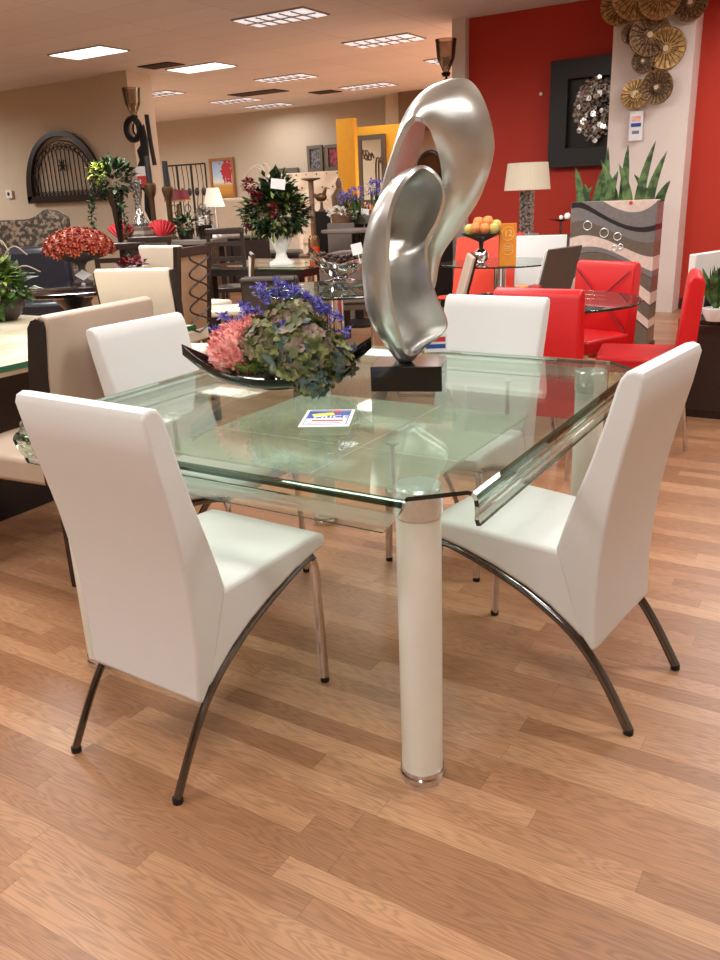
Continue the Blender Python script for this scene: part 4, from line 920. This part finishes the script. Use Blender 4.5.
def pot(px, D, label, m, s=1, hyac=False, zb=None, ppy=None):
    q = at_d(px, ppy or 220, D); z_ = zb if zb is not None else q.z
    t = thing('flower_pot', label, 'plant', (q.x, q.y, z_)); MB().lathe([(.06 * s, 0), (.08 * s, .10 * s), (.07 * s, .10 * s)], n=16).build('pot', 'greystone', t)
    g = MB(); rn = random.Random(px)
    for i in range(16): g.leaf((rn.uniform(-.05, .05), rn.uniform(-.05, .05), .08 * s), (rn.uniform(-.4, .4), rn.uniform(-.4, .4), 1), .24 * s, .03 * s, (rn.uniform(-1, 1), rn.uniform(-1, 1), 0), .2)
    g.build('leaves', 'leaf', t, recalc=False)
    if hyac:
        g = MB()
        for (x, y) in ((-.05, 0), (.05, .02), (0, -.05)): foliage(g, (x * s, y * s, .30 * s), .055 * s, 70, .03 * s, .02 * s, int(px + x * 100), sq=1.3)
        g.build('flower_spikes', m, t, recalc=False)
    else: foliage(MB(), (0, 0, .20 * s), .10 * s, 90, .05 * s, .03 * s, px).build('blooms', m, t, recalc=False)
    return t
CYZ = at_d(360, 222, 10.5)
t = thing('display_counter', 'long dark counter holding the spring flower pots', 'counter', (CYZ.x + .35, CYZ.y + .1, 0), CAMROT); MB().box((0, 0, CYZ.z / 2), (1.5, .45, CYZ.z)).build('counter_body', 'black', t, bevel=.005)
pot(346, 10.4, 'pot of blue hyacinths at the left of the dark counter', 'violet', .95, True, CYZ.z); pot(357, 10.4, 'pot of blue hyacinths right beside the mirror foot', 'violet', 1.1, True, CYZ.z)
pot(378, 10.7, 'pot of tall purple lavender next to the silver sculpture', 'violet', 1.3, True, CYZ.z); pot(367, 10.1, 'pot of pink tulips low in front of the lavender', 'pink', .7, False, CYZ.z)
p = at_d(358, 219, 9.9); t = thing('flower_trough', 'trough of low green leaves with white daisies before the hyacinths', 'plant', (p.x, p.y, CYZ.z)); MB().box((0, 0, .0), (.4, .12, .08)).build('trough_body', 'greystone', t); t.location.z = CYZ.z + .04
foliage(MB(), (0, 0, .05), .13, 200, .07, .035, 71, sq=.4).build('foliage', 'leaf', t, recalc=False); foliage(MB(), (0, -.03, .05), .15, 24, .03, .03, 72, sq=.4).build('daisies', 'ceramic', t, recalc=False)
p = at_d(365, 212, 9.8); o = MB().box((0, 0, 0), (.09, .003, .07)).tube([(0, 0, -.03), (0, 0, -.19)], .003, 4).build('price_tag', 'paper', smooth=False, loc=p); o.rotation_euler = (0, .1, CAMROT); tag(o, 'white card standing among the daisies and tulips', 'tag')
t = thing('folded_fabric_figure', 'slim brown robed statuette in front of the tufted headboard', 'statuette', at_d(340, 208, 11.5)); t.name = 'statuette'; t.location.z = 0; hh = at_d(340, 178, 11.5).z
MB().lathe([(.10, 0), (.11, .5), (.10, 1.0), (.07, 1.2), (.11, hh - .35), (.12, hh - .22), (.04, hh - .12), (.05, hh - .06), (.02, hh)], n=16, sy=.7).build('statuette_body', 'midwood', t)
# little items near the silver bowl
t = thing('dining_chair', 'low grey rounded chair back with white card behind the silver bowl', 'chair', (at_d(348, 262, 7.0).x, at_d(348, 262, 7.0).y, 0), .55)
g = MB(); g.prism([(-.24, .48)] + [(-.24 * math.cos(PI * i / 12), .80 + .11 * math.sin(PI * i / 12)) for i in range(13)] + [(.24, .48)], -.03, .03, axis='y'); g.build('backrest', 'greystone', t, bevel=.01)
MB().box((0, .22, .45), (.44, .42, .07)).build('seat', 'greystone', t, bevel=.02)
for sx in (-1, 1):
    for y in (.02, .40): MB().tube([(sx * .19, y, 0), (sx * .19, y, .42)], .015, 8).build('leg', 'chrome', t)
p = at_d(357, 249, 5.80); o = MB().box((0, 0, 0), (.075, .003, .075)).tube([(0, 0, -.03), (0, 0, -.10)], .003, 4).build('price_tag', 'paper', smooth=False, loc=p); o.rotation_euler = (0, -.2, CAMROT); tag(o, 'white card leaning above the dark balls of the silver bowl', 'tag')

# ------------------------------------------------------------------ red wall side
# framed mosaic
fx, fz = -2.92, 2.09; v0 = 9.74
t = thing('framed_disc_art', 'large black shadow box with a cluster of silver discs on the red wall', 'wall art', (-2.80, v0, 2.09))
g = MB()
for sx in (-1, 1): g.box((sx * .45, -.04, 0), (.20, .10, 1.10))
for sz in (-1, 1): g.box((0, -.04, sz * .45), (.72, .10, .20))
g.build('box_frame', 'blackm', t, bevel=.005); MB().box((0, .0, 0), (.74, .02, .74)).build('backing', 'black', t)
g = MB(); rnd = random.Random(12)
for k in range(95):
    a = k * 2.4; r = .27 * math.sqrt((k + .5) / 95); d_ = Vector((rnd.uniform(-.5, .5), -1, rnd.uniform(-.5, .5)))
    g.disc((-.03 + r * math.cos(a) * .85, -.06 - .10 * (1 - (r / .3) ** 2) - rnd.uniform(0, .03), .03 + r * math.sin(a) * 1.2), rnd.uniform(.022, .038), d_, .004, 14)
g.build('disc_cluster', 'mercury', t)
# gold disc sculpture
discs = [(620, 5, 17, 'gold'), (638, -6, 22, 'gold'), (660, -2, 18, 'gold'), (691, 2, 15, 'golddark'), (650, 35, 18, 'golddark'), (631, 34, 8.5, 'golddark'), (666, 48, 17, 'gold'), (643, 61, 10, 'golddark'), (657, 87, 14.5, 'golddark'), (635, 94, 13, 'gold')]
t = thing('gold_disc_sculpture', 'cluster of pierced gold discs climbing the white column', 'wall art', (-2.2, 9.42, 2.4))
rnd = random.Random(5)
for k, (px, py, r, m) in enumerate(discs):
    q = at_v(px, py, 9.36 - .03 * (k % 3)) - Vector((-2.2, 9.42, 2.4)); rr = r * 9.2 / 820 
    nrm = Vector((rnd.uniform(-.25, .25) + .1, -1, rnd.uniform(-.2, .2))); qt = nrm.to_track_quat('Z', 'Y').to_matrix()
    d_ = MB().lathe([(rr, 0), (rr * .97, .012), (rr * .5, .0), (.01, -.012), (.01, -.018), (rr * .5, -.006), (rr, -.005)], q, 32, rot=qt).build('disc', m, t)
    g = MB()
    for j in range(20):
        a = 2 * PI * j / 20; e1 = qt @ Vector((math.cos(a) * rr * .28, math.sin(a) * rr * .28, .012)); e2 = qt @ Vector((math.cos(a) * rr * .92, math.sin(a) * rr * .92, .018)); g.tube([q + e1, q + e2], .004, 4)
    g.build('radial_spokes', 'darkwood' if m == 'golddark' else 'bronze', d_)
    MB().lathe([(rr * .14, .015), (rr * .14, .024)], q, 12, rot=qt).build('centre_boss', 'palecandle', d_)
g = MB(); pts = [at_v(px, py, 9.41) - Vector((-2.2, 9.42, 2.4)) for px, py in [(635, 94), (655, 80), (650, 60), (655, 40), (645, 10)]]; g.tube(cr(pts, 5), .008, 6); g.build('stem_wire', 'bronze', t)
p = at_v(636, 126, 9.38); t = thing('price_tag', 'white printed price tag hanging below the gold discs on the column', 'tag', p)
MB().box((0, 0, 0), (.135, .004, .28)).build('tag_sheet', 'paper', t, smooth=False); MB().box((0, -.004, .01), (.10, .003, .035)).build('blue_print', 'blue', t, smooth=False); MB().box((0, -.004, .07), (.09, .003, .05)).build('pink_print', 'pink', t, smooth=False); MB().tube([(0, 0, .14), (0, .02, .22)], .003, 4).build('string', 'bronze', t)
MB().box((0, -.004, -.06), (.07, .003, .03)).build('grey_print', 'greyink', t, smooth=False)
p = at_v(541, 94, 9.74); tag(MB().lathe([(.018, 0), (.018, .012)], n=10, rot=Matrix.Rotation(PI / 2, 3, 'X')).build('wall_hook', 'ceramic', loc=p), 'tiny white hook on the red wall left of the black shadow box', 'hook')
# planter with agave
t = thing('tall_planter', 'tall rectangular planter patterned with grey, black and cream waves', 'planter', (-1.905, 7.26, 0), .04)
MB().box((0, 0, .605), (.69, .30, 1.21)).build('planter_body', 'wave', t, bevel=.004); MB().box((0, 0, .02), (.71, .32, .04)).build('plinth', 'black', t)
for (x, z, r) in [(-.20, 1.02, .035), (-.06, .96, .035), (.05, .93, .03), (.03, .84, .02), (.08, .85, .02)]:
    MB().tube([(x + r * math.cos(a), -.153, z + r * math.sin(a)) for a in [i * PI / 8 for i in range(16)]], .0035, 5, closed=True).build('metal_ring', 'brushed', t)
MB().disc((.14, -.152, 1.19), .014, (0, -1, 0), .006).build('red_dot', 'redink', t)
t2 = thing('agave_plant', 'spiky dark green agave leaves rising from the wavy planter', 'plant', (-1.90, 7.26, 1.19))
lv = [(-.33, .30, -.10, .05), (-.24, .16, -.02, -.1), (-.12, .44, .01, .02), (-.02, .34, -.22, -.05), (.03, .45, .02, .04), (.17, .46, .16, 0), (.26, .38, .18, -.04), (.33, .16, .12, 0), (-.05, .25, .1, -.1), (.10, .30, -.15, -.08), (-.20, .32, .1, .08), (.22, .22, -.2, .06), (-.30, .14, .18, -.06)]
for k, (x, h_, lean, y) in enumerate(lv):
    n = 8; vs = []; fs = []
    for i in range(n + 1):
        tt = i / n; w_ = .040 * (1 - tt) ** .75 * (1 + .5 * tt) + .001; cx = x + lean * tt ** 1.6 * .6; z = h_ * tt
        vs += [(cx - w_, y, z), (cx, y + .035 * (1 - tt), z), (cx + w_, y, z), (cx, y - .004, z)]
    for i in range(n):
        for j in range(4): fs.append((i * 4 + j, i * 4 + (j + 1) % 4, (i + 1) * 4 + (j + 1) % 4, (i + 1) * 4 + j))
    MB().add(vs, fs).build('leaf', 'agave', t2, flatang=20)
# big lamp
q = at_d(526, 236, 8.9); zb = q.z
t = thing('table_lamp', 'large table lamp with pleated beige drum shade and mottled silver column', 'lamp', (q.x, q.y, zb)); z0 = at_d(526, 190, 8.9).z - zb; z1 = at_d(526, 163, 8.9).z - zb
MB().box((0, 0, z0 / 2), (.12, .12, z0 - .01)).build('lamp_column', 'mercury', t, bevel=.01); MB().box((0, 0, .012), (.2, .2, .024)).build('lamp_foot', 'brushed', t)
vs = []; n = 96
for (r, z) in ((.226, z0), (.196, z1), (.190, z1), (.220, z0)):
    for k in range(n): a = 2 * PI * k / n; rr = r + .003 * (k % 2); vs.append((rr * math.cos(a), rr * math.sin(a), z))
fs = [(i * n + k, i * n + (k + 1) % n, ((i + 1) % 4) * n + (k + 1) % n, ((i + 1) % 4) * n + k) for i in range(4) for k in range(n)]
MB().add(vs, fs).build('lamp_shade', 'shade', t, flatang=5)
t = thing('cabinet', 'dark cabinet below the large beige lamp by the red wall', 'cabinet', (q.x, q.y + .1, 0)); MB().box((0, 0, zb / 2 - .002), (.9, .42, zb - .004)).build('carcass', 'darkwood', t, bevel=.004)
for s in (-1, 1): d_ = MB().box((s * .215, -.215, zb / 2), (.41, .02, zb - .1)).build('door', 'darkwood', t, bevel=.004); MB().ball((s * .04, -.235, zb / 2), .014).build('knob', 'brushed', d_)
# glass shelf items by planter
q = at_d(561, 221, 8.4); t = thing('silver_dish', 'small silver dish with white balls left of the wavy planter', 'dish', q); MB().lathe([(.03, 0), (.10, .01), (.12, .02), (.10, .02)], n=24).build('dish_body', 'chrome', t); MB().ball((.06, 0, .045), .03).build('white_ball', 'ceramic', t); MB().ball((0, 0, .035), .02).build('white_ball', 'ceramic', t)
t = thing('display_stand', 'slim steel stand holding the small silver dish', 'stand', (q.x, q.y, 0)); MB().lathe([(.14, 0), (.14, .012), (.010, .02), (.010, q.z - .006), (.05, q.z)], n=20).build('stand_column', 'darkchrome', t)
# fruit table set
fxc, fyc = at_z(500, 262, .76).x, at_z(500, 262, .76).y
t = thing('dining_table', 'round glass table with the fruit bowl and the orange number book', 'table', (fxc, fyc, 0))
MB().lathe([(.49, .748), (.495, .752), (.49, .76)], n=48).build('glass_top', 'thinglass', t); MB().tube([(.496 * math.cos(a), .496 * math.sin(a), .754) for a in [i * PI / 28 for i in range(56)]], .0055, 6, closed=True).build('glass_rim', 'darkedge', t)
MB().lathe([(.22, 0), (.22, .02), (.05, .04), (.05, .748)], n=24).build('pedestal', 'chrome', t)
q = at_z(481, 267, .76); dq = math.hypot(q.x, q.y); zt = at_d(481, 238, dq).z - .76
t = thing('fruit_stand', 'black footed dish on a mirrored ball stem holding fruit', 'bowl', (q.x, q.y, .76))
MB().lathe([(.06, 0), (.06, .012), (.03, .02), (.015, .035)], n=20).build('stand_base', 'chrome', t); MB().ball((0, 0, .085), .058, 20, 14).build('mirrored_ball', 'chrome', t)
MB().lathe([(.015, .14), (.02, zt - .03), (.04, zt - .02), (.155, zt + .03), (.16, zt + .036), (.14, zt + .034), (.02, zt)], n=28).build('dish', 'blackm', t)
fz_ = .76 + zt + .05
for k, (x, y, z, m, nm, l) in enumerate([(-.05, -.03, .04, 'peach', 'peach', 'orange peach at the left on the black fruit stand'), (.02, -.04, .035, 'peach', 'peach', 'orange peach in front at the middle of the fruit stand'), (.05, 0, .085, 'peach', 'peach', 'topmost orange peach on the fruit stand'), (-.02, .02, .08, 'peach', 'peach', 'orange peach stacked upper left on the fruit stand'),
                         (.09, -.03, .03, 'pear', 'pear', 'pale yellow pear at the right of the fruit stand'), (.115, .0, .055, 'pear', 'pear', 'pale pear leaning at the right rim of the fruit stand'), (-.09, .0, .03, 'pear', 'pear', 'pale pear at the left rim of the fruit stand')]):
    o = MB().lathe([(.001, -.036), (.02, -.033), (.036, -.012), (.037, .006), (.028, .026), (.012, .034), (.004, .028)], n=16).build(nm, m, loc=Vector((q.x, q.y, fz_)) + CR @ Vector((x, y, z - .012))); o.scale = (1.15,) * 3; tag(o, l, 'fruit')
q = at_z(507, 266, .76); t = thing('book', 'upright orange book with a circled number 12 on the glass table', 'book', (q.x, q.y, .762), CAMROT + .1)
MB().box((0, 0, .16), (.135, .03, .32)).build('cover', 'orangebook', t, bevel=.002)
g = MB(); g.tube([(.048 * math.cos(a), -.017, .245 + .05 * math.sin(a)) for a in [i * PI / 12 for i in range(24)]], .002, 4, closed=True); g.tube([(.042 * math.cos(a), -.017, .13 + .045 * math.sin(a)) for a in [i * PI / 12 for i in range(24)]], .0015, 4, closed=True)
for z in (.12, .135, .15): g.box((0, -.0165, z), (.06, .001, .004))
g.build('circle_print', 'goldink', t, smooth=False); text('12', .07, 'goldink', t, (0, -.0165, .245), (PI / 2, 0, 0))
def sling(label, loc, rz, seatm, backm, group=None):
    t = thing('sling_chair', label, 'chair', loc, rz, group)
    MB().prism([(-.19, .40), (-.16, .43), (.22, .46), (.24, .43), (-.16, .385)], -.23, .23).build('seat', seatm, t, bevel=.01)
    MB().prism([(-.19, .40), (-.16, .42), (-.30, .92), (-.325, .92)], -.23, .23).build('backrest', [seatm], t, bevel=.008)
    MB().prism([(-.202, .39), (-.192, .40), (-.328, .925), (-.338, .92)], -.235, .235).build('back_cover', backm, t)
    for s in (-1, 1):
        MB().tube([(s * .22, .2, .42), (s * .22, .2, .01), (s * .22, -.25, .01)], .012, 8).build('leg', 'chrome', t); MB().tube([(s * .22, -.17, .40), (s * .22, -.25, .01)], .012, 8).build('leg', 'chrome', t)
    return t
q = at_d(533, 275, 7.5); sling('white chair facing the camera behind the orange book', (q.x - .05, q.y + .25, 0), PI + .25, 'white', 'greyfab')
q = at_d(556, 285, 6.3); sling('white seated chair with charcoal back right of the fruit table', (q.x - .26, q.y + .05, 0), PI / 2 - .2, 'white', 'greyfab')
q = at_d(470, 282, 7.6); sling('orange red chair behind the fruit stand', (q.x, q.y, 0), PI + .1, 'orange', 'orange')
q = at_d(497, 240, 8.25); sling('orange red chair back just behind the orange book', (q.x, q.y, 0), PI + .3, 'orange', 'orange')
q = at_d(452, 290, 5.7); sling('beige chair with dark edging beside the silver sculpture', (q.x - .2, q.y, 0), PI / 2 + .5, 'taupe', 'darkwood')
# red parsons chairs and round glass table
def red_chair(label, loc, rz, w=.41, cross=False, h=.90):
    t = thing('dining_chair', label, 'chair', loc, rz, 'red leatherette chairs around the small round glass table')
    MB().prism([(-.05, .30), (.0, .30), (.02, .46), (.03, .50), (.0, h - .04), (-.015, h - .005), (-.04, h), (-.065, h - .01), (-.08, h - .04), (-.06, .5)], -w / 2, w / 2).build('backrest', 'redl', t, bevel=.012, seg=3)
    MB().box((0, .20, .45), (w, .44, .085)).build('seat', 'redl', t, bevel=.022, seg=3)
    if cross:
        g = MB()
        for s in (-1, 1): g.tube([(s * (w / 2 - .02), .012, h - .05), (0, .0305, .68), (-s * (w / 2 - .02), .037, .50)], .004, 5)
        g.build('cross_stitch', 'crimson', t)
    for sx in (-1, 1):
        for y, m in ((-.01, 'chrome'), (.38, 'chrome')): MB().tube([(sx * (w / 2 - .03), y - (.05 if y < 0 else 0), .0), (sx * (w / 2 - .03), y, .41)], .012, 8).build('leg', 'chrome', t)
    return t
red_chair('red leatherette chair seen from behind, next to the far white chair', (-1.30, 3.72, 0), -.02, .42)
red_chair('red chair with crossed stitching facing the camera before the wavy planter', (-1.40, 5.12, 0), PI - .35, .42, True)
red_chair('red chair seen edge on between the right white chair and dark cabinet', (-.81, 4.53, 0), PI / 2 + .2, .42)
t = thing('dining_table', 'small round glass table on crossed chrome legs among the red chairs', 'table', (-1.50, 4.36, 0))
MB().lathe([(.49, .748), (.495, .752), (.49, .76)], n=48).build('glass_top', 'thinglass', t); MB().tube([(.498 * math.cos(a), .498 * math.sin(a), .754) for a in [i * PI / 28 for i in range(56)]], .0055, 6, closed=True).build('glass_rim', 'darkedge', t)
for a in (.6, .6 + PI / 2, .6 + PI, .6 - PI / 2): MB().tube([(math.cos(a) * .36, math.sin(a) * .36, .015), (math.cos(a) * .03, math.sin(a) * .03, .40), (-math.cos(a) * .26, -math.sin(a) * .26, .745)], .016, 10).build('leg', 'chrome', t)
q = at_z(612, 303, .762); 
for k, (px, py, l) in enumerate([(522, 281, 'red and yellow apple, left of the two in front of the charcoal backed chair'), (535, 280, 'dark red apple, right of the two behind the red chair back')]):
    dd_ = 4.05; q = at_d(px, py, 4.35); o = MB().lathe([(.002, -.034), (.022, -.034), (.040, -.01), (.041, .008), (.03, .03), (.012, .034), (.003, .026)], n=18).build('apple', ['peach', 'apple'][k], loc=(q.x, q.y, .76 + .075)); tag(o, l, 'apple')
q = at_d(529, 281, 4.35); t = thing('apple_bowl', 'shallow clear bowl under the two apples on the small round table', 'bowl', (q.x, q.y, .76)); MB().lathe([(.05, 0), (.06, .01), (.11, .04), (.105, .044), (.05, .02)], n=24).build('bowl_body', 'ceramic', t)
# right cabinet, white framed mirror, plant
t = thing('cabinet', 'low dark espresso cabinet at the right edge of the photo', 'cabinet', (-.28, 5.42, 0))
MB().box((0, .02, .29), (1.32, .72, .58)).build('carcass', 'darkwood', t, bevel=.004)
for s in (-1, 1): d_ = MB().box((s * .325, -.35, .30), (.63, .022, .50)).build('door', 'darkwood', t, bevel=.003); MB().box((s * .05, -.37, .30), (.012, .015, .12)).build('handle', 'darkchrome', d_)
wm = at_d(688, 318, 5.25)
t = thing('white_framed_mirror', 'white lacquered frame with dark rounded centre leaning on the dark cabinet', 'frame', (-.90, 5.12, .58), math.radians(72))
MB().prism([(0, 0), (1.0, 0), (1.0, .36), (.0, .36)], -.02, .02, axis='y').build('frame_board', 'ceramic', t, bevel=.006)
g = MB(); g.prism([(.14 + .0, .0), (.75, .0), (.75, .12)] + [(.45 + .30 * math.cos(a), .12 + .17 * math.sin(a)) for a in [k * PI / 14 for k in range(1, 14)]] + [(.15, .12)], -.028, -.02, axis='y'); g.build('dark_centre', 'blackm', t)
q = at_d(716, 312, 5.1); t = thing('potted_succulent', 'small green succulent with white pebbles in front of the white frame', 'plant', (q.x, q.y, .582)); MB().lathe([(.05, 0), (.07, .04), (.075, .07), (.06, .07)], n=18).build('pot', 'ceramic', t)
g = MB(); rn = random.Random(8)
for i in range(16): g.leaf((0, 0, .05), (rn.uniform(-.5, .5), rn.uniform(-.5, .5), 1), .26, .05, (rn.uniform(-1, 1), rn.uniform(-1, 1), .1), .1)
g.build('foliage', 'leaf', t, recalc=False)

# ------------------------------------------------------------------ render look
sc.view_settings.view_transform = 'Standard'; sc.view_settings.look = 'None'; sc.view_settings.exposure = 0.10
sc.cycles.transparent_max_bounces = 24; sc.cycles.max_bounces = 10; sc.cycles.glossy_bounces = 6; sc.cycles.sample_clamp_indirect = 6
